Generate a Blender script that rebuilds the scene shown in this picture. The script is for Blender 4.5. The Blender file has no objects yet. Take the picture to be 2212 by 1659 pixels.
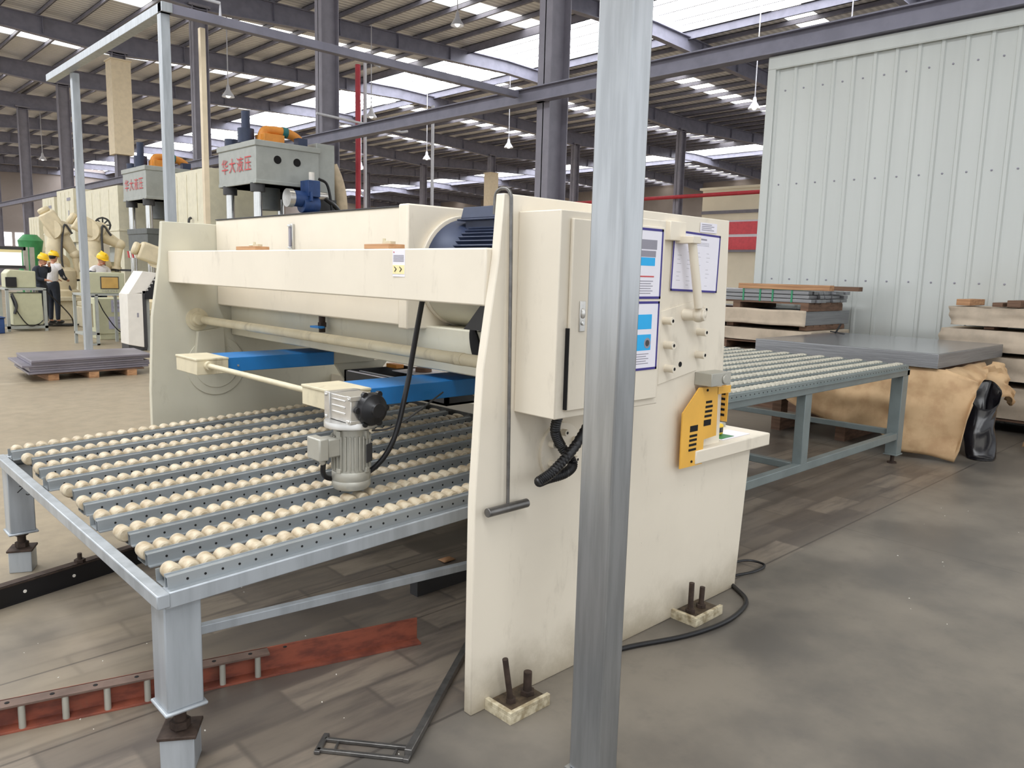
import bpy, bmesh, math, random
from math import sin, cos, pi, radians, hypot, atan2
from mathutils import Vector, Matrix, noise
random.seed(7)
SC = bpy.context.scene
COL = SC.collection

def srgb(r, g, b):
    def f(c):
        c /= 255.0
        return c / 12.92 if c <= 0.04045 else ((c + 0.055) / 1.055) ** 2.4
    return (f(r), f(g), f(b), 1.0)

# ------------------------------------------------------------------ materials
def nodes_of(name):
    m = bpy.data.materials.new(name)
    m.use_nodes = True
    nt = m.node_tree
    return m, nt, nt.nodes['Principled BSDF']

def coords(nt, scale=(1, 1, 1), kind='Object'):
    tc = nt.nodes.new('ShaderNodeTexCoord')
    mp = nt.nodes.new('ShaderNodeMapping')
    mp.inputs['Scale'].default_value = scale
    nt.links.new(tc.outputs[kind], mp.inputs['Vector'])
    return mp.outputs['Vector']

def mixc(nt, fac, a, b, blend='MIX'):
    n = nt.nodes.new('ShaderNodeMix')
    n.data_type = 'RGBA'
    n.blend_type = blend
    for s, v in ((n.inputs[0], fac), (n.inputs[6], a), (n.inputs[7], b)):
        if hasattr(v, 'links') or isinstance(v, bpy.types.NodeSocket):
            nt.links.new(v, s)
        else:
            s.default_value = v
    return n.outputs[2]

def noise_tex(nt, vec, scale, detail=4, rough=.55):
    n = nt.nodes.new('ShaderNodeTexNoise')
    n.inputs['Scale'].default_value = scale
    n.inputs['Detail'].default_value = detail
    n.inputs['Roughness'].default_value = rough
    nt.links.new(vec, n.inputs['Vector'])
    return n.outputs['Fac']

def ramp(nt, fac, lo, hi, a=0.0, b=1.0):
    n = nt.nodes.new('ShaderNodeMapRange')
    n.interpolation_type = 'SMOOTHSTEP'
    n.inputs['From Min'].default_value = lo
    n.inputs['From Max'].default_value = hi
    n.inputs['To Min'].default_value = a
    n.inputs['To Max'].default_value = b
    nt.links.new(fac, n.inputs['Value'])
    return n.outputs['Result']

def mathn(nt, op, a, b=None):
    n = nt.nodes.new('ShaderNodeMath')
    n.operation = op
    for i, v in enumerate((a, b)):
        if v is None:
            continue
        if isinstance(v, bpy.types.NodeSocket):
            nt.links.new(v, n.inputs[i])
        else:
            n.inputs[i].default_value = v
    return n.outputs[0]

def bump(nt, bsdf, h, strength=.2, dist=.01):
    n = nt.nodes.new('ShaderNodeBump')
    n.inputs['Strength'].default_value = strength
    n.inputs['Distance'].default_value = dist
    nt.links.new(h, n.inputs['Height'])
    nt.links.new(n.outputs['Normal'], bsdf.inputs['Normal'])

def mat(name, col, rough=.5, metal=0.0, var=.06, vscale=6.0, stretch=(1, 1, 1), col2=None, dirt=0.0, bmp=0.0, spec=None, splash=False):
    """plain paint / metal / plastic with a little procedural unevenness"""
    m, nt, b = nodes_of(name)
    v = coords(nt, stretch)
    f = noise_tex(nt, v, vscale, 5)
    c = tuple(col)
    d = col2 or tuple([max(0, x * (1 - 3 * var)) for x in c[:3]] + [1])
    out = mixc(nt, ramp(nt, f, .35, .68), c, d)
    if dirt:
        g = noise_tex(nt, coords(nt, (2.2, 2.2, .7)), 4.5, 8, .68)
        out = mixc(nt, mathn(nt, 'MULTIPLY', ramp(nt, g, .56, .8), dirt), out, srgb(110, 96, 74))
    if splash:
        # scuffs, chipped specks and mop dirt low on the frames
        vo = coords(nt)
        sp = nt.nodes.new('ShaderNodeSeparateXYZ')
        nt.links.new(vo, sp.inputs[0])
        n1 = noise_tex(nt, vo, 3.2, 7, .7)
        low = ramp(nt, mathn(nt, 'ADD', sp.outputs[2], mathn(nt, 'MULTIPLY', n1, .34)), .42, .1)
        out = mixc(nt, mathn(nt, 'MULTIPLY', low, .75), out, srgb(128, 114, 86))
        ch = noise_tex(nt, coords(nt, (1, 1, .4)), 38, 5, .8)
        pt = noise_tex(nt, vo, 1.7, 3, .5)
        out = mixc(nt, mathn(nt, 'MULTIPLY', ramp(nt, ch, .70, .74), ramp(nt, pt, .5, .62)), out, srgb(70, 62, 54))
    nt.links.new(out, b.inputs['Base Color'])
    b.inputs['Roughness'].default_value = rough
    b.inputs['Metallic'].default_value = metal
    if spec is not None:
        b.inputs['Specular IOR Level'].default_value = spec
    if bmp:
        bump(nt, b, noise_tex(nt, v, vscale * 3, 4), bmp, .005)
    return m

M = {}
M['cream'] = mat('cream_machine_paint', srgb(232, 223, 206), .42, var=.02, vscale=2, dirt=.3, splash=True)
M['cream_in'] = mat('cream_machine_paint_shaded', srgb(206, 202, 184), .5, var=.03, vscale=2, dirt=.3)  # same cream paint, colour darkened for the shaded inner parts
M['beige'] = mat('worn_beige_paint', srgb(216, 206, 178), .5, var=.04, vscale=9, dirt=.6)
M['galv'] = mat('galvanised_steel', srgb(176, 182, 188), .4, .3, var=.07, vscale=14, stretch=(1, 1, .12), bmp=.06)
M['galv_blue'] = mat('galvanised_post_steel', srgb(178, 181, 184), .28, .85, var=.06, vscale=12, stretch=(3, 3, .25), bmp=.03)
M['rail'] = mat('grey_rail_steel', srgb(172, 178, 182), .36, .5, var=.06, vscale=10, stretch=(.2, 1, 1))
M['green_rail'] = mat('grey_green_painted_steel', srgb(126, 136, 136), .42, .1, var=.05, vscale=5)
M['roller'] = mat('beige_nylon_roller', srgb(200, 188, 164), .55, var=.1, vscale=22, col2=srgb(172, 154, 126), bmp=.1)
M['roller_grey'] = mat('greyish_nylon_roller', srgb(186, 182, 168), .6, var=.08, vscale=20)
M['blue'] = mat('bright_blue_paint', srgb(34, 120, 190), .45, var=.05, vscale=4, dirt=.12)
M['navy'] = mat('dark_blue_motor_paint', srgb(52, 62, 88), .45, .1, var=.08)
M['blue2'] = mat('blue_pump_paint', srgb(44, 74, 128), .45, .1, var=.08)
M['black'] = mat('black_plastic', srgb(22, 22, 26), .38, var=.1)
M['hole'] = mat('dark_opening', srgb(14, 13, 14), .9, var=.0)
M['alu'] = mat('cast_aluminium', srgb(216, 214, 210), .28, .75, var=.05, vscale=16)
M['alu_paint'] = mat('silver_grey_paint', srgb(184, 182, 172), .4, .35, var=.04)
M['chrome'] = mat('chromed_steel', srgb(214, 214, 212), .16, .95, var=.02)
M['steel'] = mat('bare_steel_rod', srgb(128, 126, 124), .35, .8, var=.1, vscale=20)
M['rust'] = mat('dark_rusty_steel', srgb(74, 60, 52), .75, .3, var=.15, vscale=25, bmp=.2)
M['sheet'] = None
M['red'] = mat('red_oxide_paint', srgb(150, 82, 62), .6, var=.1, vscale=9, stretch=(1, 1, 3), col2=srgb(106, 58, 48), dirt=.6)
M['flange'] = mat('dusty_grey_brown_flange', srgb(112, 92, 82), .7, .1, var=.1, vscale=12)
M['grime'] = mat('oily_grime', srgb(84, 70, 54), .6, var=.2, vscale=30, bmp=.3)
M['grimy_cream'] = mat('grimy_cream_paint', srgb(206, 196, 170), .6, var=.12, vscale=30, col2=srgb(150, 136, 108), dirt=.8)
M['redbright'] = mat('red_sheet_paint', srgb(236, 92, 104), .5, var=.04)
M['redpipe'] = mat('red_fire_pipe_paint', srgb(176, 40, 54), .45, var=.05)
M['yellow'] = mat('amber_yellow_guard_paint', srgb(240, 184, 78), .45, var=.03)
M['helmet'] = mat('yellow_helmet_plastic', srgb(248, 204, 40), .35, var=.02)
M['orange'] = mat('orange_duct_paint', srgb(226, 148, 60), .5, var=.05)
M['green'] = mat('green_machine_paint', srgb(58, 138, 82), .45, var=.06)
M['teal'] = mat('teal_strap', srgb(38, 112, 112), .5, var=.05)
M['paper'] = mat('white_printed_paper', srgb(236, 234, 244), .65, var=.01)
M['indigo'] = mat('indigo_border_ink', srgb(58, 50, 132), .6, var=.02)
M['ink'] = mat('grey_printing_ink', srgb(150, 148, 160), .7, var=.02)
M['cyan'] = mat('cyan_printing_ink', srgb(40, 176, 240), .6, var=.02)
M['redink'] = mat('red_printing_ink', srgb(206, 76, 80), .6, var=.03)
M['paleyellow'] = mat('pale_yellow_sticker', srgb(246, 232, 176), .55, var=.01)
M['wood'] = mat('raw_timber', srgb(192, 148, 108), .7, var=.12, vscale=12, stretch=(1, .15, 4), col2=srgb(154, 112, 80))
M['wood_dark'] = mat('dark_pallet_timber', srgb(120, 92, 74), .8, var=.14, vscale=12, stretch=(.6, .2, 3))
M['kraft'] = mat('brown_kraft_paper', srgb(204, 172, 132), .7, var=.06, vscale=5, col2=srgb(180, 146, 108), bmp=.12)
M['kraft_dim'] = mat('dusty_kraft_wrap', srgb(196, 180, 160), .75, var=.07, vscale=5, bmp=.12)
M['strap'] = mat('green_packing_strap', srgb(52, 142, 102), .5, var=.03)
M['dark_steel'] = mat('dark_painted_building_steel', srgb(128, 127, 142), .55, .05, var=.06, vscale=3)  # bluish lift in this colour stands in for skylight glare
M['column'] = mat('grey_painted_column_steel', srgb(132, 129, 140), .5, .05, var=.05, vscale=3)
M['cladding'] = mat('cream_column_cladding', srgb(226, 210, 182), .55, var=.03)
M['white_beam'] = mat('pale_grey_painted_steel', srgb(196, 196, 202), .5, .0, var=.03)
M['press_grey'] = mat('press_grey_paint', srgb(168, 172, 168), .45, var=.03)
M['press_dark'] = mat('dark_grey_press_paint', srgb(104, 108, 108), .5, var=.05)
M['press_cream'] = mat('cream_press_paint', srgb(226, 220, 196), .45, var=.03)
M['robot'] = mat('robot_cream_paint', srgb(222, 208, 176), .42, var=.04)
M['cabinet'] = mat('sage_cabinet_paint', srgb(196, 196, 166), .5, var=.03)
M['white'] = mat('white_panel_paint', srgb(238, 234, 226), .45, var=.02)
M['screen'] = mat('amber_touch_screen', srgb(206, 168, 98), .3, var=.05)
M['lilac'] = mat('lilac_label_plate', srgb(176, 176, 198), .5, var=.04)
M['char'] = mat('charcoal_paint', srgb(62, 62, 64), .5, var=.06)
M['skin'] = mat('skin', srgb(198, 146, 118), .55, var=.04)
M['cloth_dark'] = mat('dark_navy_cloth', srgb(40, 46, 58), .85, var=.08)
M['cloth_white'] = mat('off_white_cloth', srgb(222, 220, 222), .85, var=.05)
M['duct_hose'] = mat('beige_fabric_hose', srgb(206, 188, 160), .7, var=.06)
M['plastic_film'] = mat('black_plastic_film', srgb(30, 29, 34), .22, var=.2, vscale=4, bmp=.3)
M['wall_cream'] = mat('cream_wall_paint', srgb(246, 236, 214), .7, var=.03, vscale=.4)
M['wall_grey'] = mat('hall_wall_sheet', srgb(150, 140, 136), .7, var=.06, vscale=.3)

def sheet_mat(name, col, period, rough=.38, metal=.45):
    """a pile of thin steel sheets: fine horizontal layer lines"""
    m, nt, b = nodes_of(name)
    v = coords(nt)
    w = nt.nodes.new('ShaderNodeTexWave')
    w.bands_direction = 'Z'
    w.inputs['Scale'].default_value = 1.0 / period / 6.283 * 2
    w.inputs['Distortion'].default_value = .4
    nt.links.new(v, w.inputs['Vector'])
    f = noise_tex(nt, coords(nt, (.6, .6, 30)), 3, 3)
    c = mixc(nt, ramp(nt, f, .35, .7), col, tuple([x * .75 for x in col[:3]] + [1]))
    nt.links.new(c, b.inputs['Base Color'])
    b.inputs['Roughness'].default_value = rough
    b.inputs['Metallic'].default_value = metal
    bump(nt, b, w.outputs['Fac'], .25, .003)
    return m
M['sheet'] = sheet_mat('grey_steel_sheets', srgb(150, 151, 154), .012)
M['sheet_top'] = mat('smooth_steel_sheet_face', srgb(158, 160, 164), .2, .55, var=.04, vscale=2)
M['sheet_violet'] = sheet_mat('violet_grey_steel_strips', srgb(142, 138, 150), .05)

def emit(name, col, s):
    m = bpy.data.materials.new(name)
    m.use_nodes = True
    nt = m.node_tree
    nt.nodes.clear()
    e = nt.nodes.new('ShaderNodeEmission')
    e.inputs[0].default_value = col
    e.inputs[1].default_value = s
    o = nt.nodes.new('ShaderNodeOutputMaterial')
    nt.links.new(e.outputs[0], o.inputs[0])
    return m
SKY = 6.0
M['skylight'] = emit('daylit_ridge_skylight', (.96, .98, 1.0, 1), SKY)
M['skystrip'] = emit('daylit_fibreglass_strip', (1.0, .97, .88, 1), SKY * .55)
M['lamp_on'] = emit('lamp_lit', (1, .95, .85, 1), 3.0)
M['window_lit'] = emit('daylit_window', (.95, .97, 1.0, 1), 4.0)
M['panel_glow'] = emit('white_panel_glow', (1.0, .97, .9, 1), 1.15)  # plain white panel given its own glow to look brightly lit

def floor_mat():
    m, nt, b = nodes_of('epoxy_concrete_floor')
    v = coords(nt)
    sx = nt.nodes.new('ShaderNodeSeparateXYZ')
    nt.links.new(v, sx.inputs[0])
    X, Y = sx.outputs[0], sx.outputs[1]
    n1 = noise_tex(nt, v, .9, 6, .6)
    n2 = noise_tex(nt, v, 7.0, 6, .65)
    n3 = noise_tex(nt, coords(nt, (1, 5, 1)), 2.2, 5, .6)
    wob = mathn(nt, 'MULTIPLY', mathn(nt, 'SUBTRACT', n1, .5), 2.2)
    # tan epoxy far left, walked-in grey by the machines; contrast includes painted light
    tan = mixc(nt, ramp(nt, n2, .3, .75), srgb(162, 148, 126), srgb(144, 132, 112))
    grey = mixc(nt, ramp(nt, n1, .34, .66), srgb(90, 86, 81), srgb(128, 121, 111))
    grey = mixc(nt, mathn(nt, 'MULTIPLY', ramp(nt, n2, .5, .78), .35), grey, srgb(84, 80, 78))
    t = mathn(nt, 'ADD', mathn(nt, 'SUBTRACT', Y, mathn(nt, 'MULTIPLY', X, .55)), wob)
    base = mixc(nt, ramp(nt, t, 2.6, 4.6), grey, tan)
    # lane of dirty plates under the feed line, colour also darkened for table shade
    br = nt.nodes.new('ShaderNodeTexBrick')
    br.inputs['Color1'].default_value = (.2, .2, .2, 1)
    br.inputs['Color2'].default_value = (1, 1, 1, 1)
    br.inputs['Mortar'].default_value = (.34, .34, .34, 1)
    br.inputs['Scale'].default_value = 1.0
    br.inputs['Mortar Size'].default_value = .018
    br.inputs['Mortar Smooth'].default_value = 1.0
    br.inputs['Brick Width'].default_value = .52
    br.inputs['Row Height'].default_value = .2
    dist = nt.nodes.new('ShaderNodeVectorMath')
    dist.operation = 'ADD'
    nz = nt.nodes.new('ShaderNodeTexNoise')
    nz.inputs['Scale'].default_value = 3.0
    nt.links.new(v, nz.inputs['Vector'])
    sc = nt.nodes.new('ShaderNodeVectorMath')
    sc.operation = 'SCALE'
    sc.inputs['Scale'].default_value = .035
    nt.links.new(nz.outputs['Color'], sc.inputs[0])
    nt.links.new(v, dist.inputs[0])
    nt.links.new(sc.outputs[0], dist.inputs[1])
    nt.links.new(dist.outputs[0], br.inputs['Vector'])
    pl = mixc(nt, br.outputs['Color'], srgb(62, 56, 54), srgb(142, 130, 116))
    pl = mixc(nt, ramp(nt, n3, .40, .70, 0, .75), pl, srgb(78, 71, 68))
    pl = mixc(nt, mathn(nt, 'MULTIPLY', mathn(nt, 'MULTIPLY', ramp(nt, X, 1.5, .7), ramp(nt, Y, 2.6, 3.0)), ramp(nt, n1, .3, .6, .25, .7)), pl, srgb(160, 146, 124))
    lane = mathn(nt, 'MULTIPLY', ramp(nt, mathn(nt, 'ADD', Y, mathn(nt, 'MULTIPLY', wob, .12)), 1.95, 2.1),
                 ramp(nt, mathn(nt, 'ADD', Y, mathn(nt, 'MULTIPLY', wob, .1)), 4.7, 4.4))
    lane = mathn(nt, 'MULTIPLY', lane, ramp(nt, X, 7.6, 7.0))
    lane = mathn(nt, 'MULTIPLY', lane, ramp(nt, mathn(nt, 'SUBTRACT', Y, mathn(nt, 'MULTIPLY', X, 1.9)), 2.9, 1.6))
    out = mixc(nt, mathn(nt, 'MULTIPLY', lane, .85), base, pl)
    # saw-cut joints along the feed line and one far line
    for yy, hw, cc in ((2.02, .006, srgb(52, 48, 46)), (2.74, .005, srgb(60, 55, 52)), (3.30, .005, srgb(60, 55, 52)), (11.75, .05, srgb(178, 166, 144))):
        d = mathn(nt, 'ABSOLUTE', mathn(nt, 'SUBTRACT', Y, yy))
        out = mixc(nt, mathn(nt, 'MULTIPLY', ramp(nt, d, hw * 1.4, hw * .7), .6), out, cc)
    d = mathn(nt, 'ABSOLUTE', mathn(nt, 'SUBTRACT', X, 4.98))
    out = mixc(nt, mathn(nt, 'MULTIPLY', ramp(nt, d, .006, .003), .35), out, srgb(56, 52, 50))
    nt.links.new(out, b.inputs['Base Color'])
    r = ramp(nt, n1, .15, .85, .30, .48)
    nt.links.new(r, b.inputs['Roughness'])
    bump(nt, b, n2, .06, .004)
    return m
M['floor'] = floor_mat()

def roof_mat():
    m, nt, b = nodes_of('ribbed_roof_sheet')
    v = coords(nt)
    w = nt.nodes.new('ShaderNodeTexWave')
    w.bands_direction = 'Y'
    w.inputs['Scale'].default_value = 1.2
    nt.links.new(v, w.inputs['Vector'])
    f = noise_tex(nt, v, .6, 4)
    c = mixc(nt, ramp(nt, w.outputs['Fac'], .25, .7), srgb(232, 232, 236), srgb(200, 200, 206))
    c = mixc(nt, mathn(nt, 'MULTIPLY', f, .3), c, srgb(170, 168, 172))
    nt.links.new(c, b.inputs['Base Color'])
    b.inputs['Roughness'].default_value = .45
    bump(nt, b, w.outputs['Fac'], .6, .04)
    return m
M['roof'] = roof_mat()
M['panel'] = mat('pale_green_grey_wall_sheet', srgb(197, 201, 198), .17, .0, var=.02, vscale=3, stretch=(1, 1, .06), bmp=.16, spec=.9)

# ------------------------------------------------------------------ mesh builder
class MB:
    def __init__(s):
        s.v, s.f, s.m = [], [], []
    def add(s, vs, fs, mi=0):
        k = len(s.v)
        s.v += [tuple(p) for p in vs]
        s.f += [tuple(i + k for i in f) for f in fs]
        s.m += [mi] * len(fs)
        return s
    def box(s, a, b, mi=0):
        (x0, y0, z0), (x1, y1, z1) = [tuple(map(min, a, b)), tuple(map(max, a, b))]
        v = [(x0, y0, z0), (x1, y0, z0), (x1, y1, z0), (x0, y1, z0), (x0, y0, z1), (x1, y0, z1), (x1, y1, z1), (x0, y1, z1)]
        return s.add(v, [(0, 3, 2, 1), (4, 5, 6, 7), (0, 1, 5, 4), (1, 2, 6, 5), (2, 3, 7, 6), (3, 0, 4, 7)], mi)
    def obox(s, c, size, rot, mi=0):
        """box of given size about c, turned by the 3x3 matrix rot"""
        hx, hy, hz = [q / 2 for q in size]
        v = [Vector(c) + rot @ Vector((x * hx, y * hy, z * hz)) for x, y, z in
             ((-1, -1, -1), (1, -1, -1), (1, 1, -1), (-1, 1, -1), (-1, -1, 1), (1, -1, 1), (1, 1, 1), (-1, 1, 1))]
        return s.add(v, [(0, 3, 2, 1), (4, 5, 6, 7), (0, 1, 5, 4), (1, 2, 6, 5), (2, 3, 7, 6), (3, 0, 4, 7)], mi)
    def bar(s, p, q, w, h, mi=0, up=(0, 0, 1)):
        """rectangular bar from p to q, w wide (sideways), h high"""
        p, q = Vector(p), Vector(q)
        d = (q - p)
        L = d.length
        d.normalize()
        u = Vector(up)
        if abs(d.dot(u)) > .98:
            u = Vector((1, 0, 0))
        sd = u.cross(d).normalized()
        u = d.cross(sd)
        R = Matrix((d, sd, u)).transposed()
        return s.obox((p + q) / 2, (L, w, h), R, mi)
    def prism(s, poly, axis, lo, hi, mi=0):
        """extrude the 2-D polygon along x, y or z (poly in the two other axes, in xyz order)"""
        def P(a, b, t):
            return {'x': (t, a, b), 'y': (a, t, b), 'z': (a, b, t)}[axis]
        n = len(poly)
        v = [P(a, b, lo) for a, b in poly] + [P(a, b, hi) for a, b in poly]
        f = [tuple(range(n))[::-1], tuple(range(n, 2 * n))]
        f += [(i, (i + 1) % n, n + (i + 1) % n, n + i) for i in range(n)]
        return s.add(v, f, mi)
    def cyl(s, p, q, r, r2=None, n=20, mi=0, caps=True):
        p, q = Vector(p), Vector(q)
        r2 = r if r2 is None else r2
        d = (q - p).normalized()
        a = d.orthogonal().normalized()
        b = d.cross(a)
        v = [p + (a * cos(2 * pi * i / n) + b * sin(2 * pi * i / n)) * r for i in range(n)]
        v += [q + (a * cos(2 * pi * i / n) + b * sin(2 * pi * i / n)) * r2 for i in range(n)]
        f = [(i, (i + 1) % n, n + (i + 1) % n, n + i) for i in range(n)]
        if caps:
            f += [tuple(range(n))[::-1], tuple(range(n, 2 * n))]
        return s.add(v, f, mi)
    def lathe(s, prof, o, d=(0, 0, 1), n=24, mi=0):
        """prof: list of (radius, height along d)"""
        o, d = Vector(o), Vector(d).normalized()
        a = d.orthogonal().normalized()
        b = d.cross(a)
        v, f = [], []
        for r, h in prof:
            v += [o + d * h + (a * cos(2 * pi * i / n) + b * sin(2 * pi * i / n)) * max(r, 1e-4) for i in range(n)]
        for k in range(len(prof) - 1):
            f += [(k * n + i, k * n + (i + 1) % n, (k + 1) * n + (i + 1) % n, (k + 1) * n + i) for i in range(n)]
        f += [tuple(range(n))[::-1], tuple(range((len(prof) - 1) * n, len(prof) * n))]
        return s.add(v, f, mi)
    def tube(s, pts, r, n=10, mi=0, res=6, rf=None):
        """round tube through the points (Catmull-Rom)"""
        P = [Vector(p) for p in pts]
        if len(P) > 2 and res > 1:
            Q = [P[0] * 2 - P[1]] + P + [P[-1] * 2 - P[-2]]
            out = []
            for i in range(1, len(Q) - 2):
                for k in range(res):
                    t = k / res
                    a, b, c, d = Q[i - 1], Q[i], Q[i + 1], Q[i + 2]
                    out.append(.5 * ((2 * b) + (c - a) * t + (2 * a - 5 * b + 4 * c - d) * t * t + (3 * b - a - 3 * c + d) * t ** 3))
            out.append(P[-1])
            P = out
        a = (P[1] - P[0]).orthogonal().normalized()
        v, f = [], []
        for i, p in enumerate(P):
            t = (P[min(i + 1, len(P) - 1)] - P[max(i - 1, 0)]).normalized()
            a = (a - t * a.dot(t)).normalized()
            b = t.cross(a)
            rr = rf(i / (len(P) - 1)) * r if rf else r
            v += [p + (a * cos(2 * pi * k / n) + b * sin(2 * pi * k / n)) * rr for k in range(n)]
        for i in range(len(P) - 1):
            f += [(i * n + k, i * n + (k + 1) % n, (i + 1) * n + (k + 1) % n, (i + 1) * n + k) for k in range(n)]
        f += [tuple(range(n))[::-1], tuple(range((len(P) - 1) * n, len(P) * n))]
        return s.add(v, f, mi)
    def ball(s, c, r, n=16, k=10, mi=0, sq=(1, 1, 1)):
        v, f = [], []
        for j in range(1, k):
            t = pi * j / k
            v += [(c[0] + r * sq[0] * sin(t) * cos(2 * pi * i / n), c[1] + r * sq[1] * sin(t) * sin(2 * pi * i / n), c[2] + r * sq[2] * cos(t)) for i in range(n)]
        for j in range(k - 2):
            f += [(j * n + i, (j + 1) * n + i, (j + 1) * n + (i + 1) % n, j * n + (i + 1) % n) for i in range(n)]
        v += [(c[0], c[1], c[2] + r * sq[2]), (c[0], c[1], c[2] - r * sq[2])]
        t, b = len(v) - 2, len(v) - 1
        f += [(t, i, (i + 1) % n) for i in range(n)] + [(b, (k - 2) * n + (i + 1) % n, (k - 2) * n + i) for i in range(n)]
        return s.add(v, f, mi)
    def grid(s, fn, nu, nv, mi=0, thick=0.0):
        """surface fn(u, v) with u, v in 0..1"""
        v = [fn(i / nu, j / nv) for j in range(nv + 1) for i in range(nu + 1)]
        f = [(j * (nu + 1) + i, j * (nu + 1) + i + 1, (j + 1) * (nu + 1) + i + 1, (j + 1) * (nu + 1) + i) for j in range(nv) for i in range(nu)]
        return s.add(v, f, mi)
    def xf(s, mtx):
        s.v = [tuple(mtx @ Vector(p)) for p in s.v]
        return s
    def build(s, name, mats, parent=None, bevel=0.0, smooth=True, solid=0.0, sub=0, origin=None, seg=2):
        me = bpy.data.meshes.new(name)
        base = Vector((0, 0, 0))
        if parent is not None:
            base = parent.matrix_world_base if hasattr(parent, 'matrix_world_base') else Vector(parent['_o']) if '_o' in parent else Vector((0, 0, 0))
        elif origin is not None:
            base = Vector(origin)
        vs = [(p[0] - base.x, p[1] - base.y, p[2] - base.z) for p in s.v]
        me.from_pydata(vs, [], s.f)
        mats = mats if isinstance(mats, (list, tuple)) else [mats]
        for q in mats:
            me.materials.append(M[q] if isinstance(q, str) else q)
        me.polygons.foreach_set('material_index', s.m)
        bm = bmesh.new()
        bm.from_mesh(me)
        bmesh.ops.recalc_face_normals(bm, faces=bm.faces)
        bm.to_mesh(me)
        bm.free()
        if smooth:
            me.polygons.foreach_set('use_smooth', [True] * len(me.polygons))
            me.set_sharp_from_angle(angle=radians(38))
        me.update()
        o = bpy.data.objects.new(name, me)
        COL.objects.link(o)
        o['_o'] = tuple(base)
        if parent is not None:
            o.parent = parent
        else:
            o.location = base
        if solid:
            k = o.modifiers.new('Solidify', 'SOLIDIFY')
            k.thickness = solid
            k.offset = 0
        if bevel:
            k = o.modifiers.new('Bevel', 'BEVEL')
            k.width = bevel
            k.segments = seg
            k.limit_method = 'ANGLE'
            k.angle_limit = radians(40)
        if sub:
            k = o.modifiers.new('Subdivision', 'SUBSURF')
            k.levels = k.render_levels = sub
        return o

def tag(o, label=None, cat=None, group=None, kind=None):
    for k, v in (('label', label), ('category', cat), ('group', group), ('kind', kind)):
        if v:
            o[k] = v
    return o

def thing(name, label, cat, loc, group=None):
    o = bpy.data.objects.new(name, None)
    o.empty_display_size = .1
    COL.objects.link(o)
    o.location = loc
    o['_o'] = tuple(loc)
    return tag(o, label, cat, group)

def kids(o):
    return [c for c in bpy.data.objects if c.parent == o]

def copy_tree(o, tree, parent=None):
    c = o.copy()
    COL.objects.link(c)
    if parent is not None:
        c.parent = parent
    for ch in tree.get(o.name, []):
        copy_tree(ch, tree, c)
    return c

def tree_of(o):
    t = {}
    for q in bpy.data.objects:
        if q.parent is not None:
            t.setdefault(q.parent.name, []).append(q)
    return t

def structure(name, mb, mats, label=None, **k):
    o = mb.build(name, mats, **k)
    tag(o, label, None, None, 'structure')
    return o

def text_mb(body, size, org, ux, uy, depth=.004, space=1.0):
    """flat lettering as mesh: origin org, ux right, uy up"""
    cu = bpy.data.curves.new('lettering', 'FONT')
    cu.body = body
    cu.size = size
    cu.space_character = space
    cu.resolution_u = 3
    o = bpy.data.objects.new('lettering', cu)
    COL.objects.link(o)
    dg = bpy.context.evaluated_depsgraph_get()
    me = o.evaluated_get(dg).to_mesh()
    ux, uy = Vector(ux).normalized(), Vector(uy).normalized()
    org = Vector(org)
    b = MB()
    b.add([org + ux * v.co.x + uy * v.co.y for v in me.vertices], [tuple(p.vertices) for p in me.polygons])
    o.evaluated_get(dg).to_mesh_clear()
    bpy.data.objects.remove(o)
    bpy.data.curves.remove(cu)
    return b

# ------------------------------------------------------------------ camera
F_PX = 1669.26
cam = bpy.data.cameras.new('camera')
cam.sensor_fit = 'HORIZONTAL'
cam.sensor_width = 36.0
cam.lens = 36.0 * F_PX / 2212.0
cam.clip_end = 400
cam.clip_start = .05
co = bpy.data.objects.new('camera', cam)
COL.objects.link(co)
RX = Vector((0.72388157, -0.68943635, 0.02594198))
RU = Vector((0.07936949, 0.12056863, 0.989527))
RF = Vector((0.68534367, 0.71424136, -0.14199762))
mw = Matrix((RX, RU, -RF)).transposed().to_4x4()
mw.translation = (0, 0, 1.6)
co.matrix_world = mw
SC.camera = co
# ------------------------------------------------------------------ the hall
ROW = [-16.44, 10.73, 37.9, 65.07]
EAVE, RIDGE = 10.75, 11.1
FY = [2.29 + 8.003 * k for k in range(-2, 12)]
Y0, Y1 = FY[0], FY[-1]
def zr(x):
    for a, b in zip(ROW, ROW[1:]):
        if a - .01 <= x <= b + .01:
            m = (a + b) / 2
            return EAVE + (RIDGE - EAVE) * (1 - abs(x - m) / ((b - a) / 2))
    return EAVE

structure('floor', MB().add([(-17, Y0, 0), (66, Y0, 0), (66, Y1, 0), (-17, Y1, 0)], [(0, 1, 2, 3)]), 'floor', 'grey and tan epoxy concrete factory floor')

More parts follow.
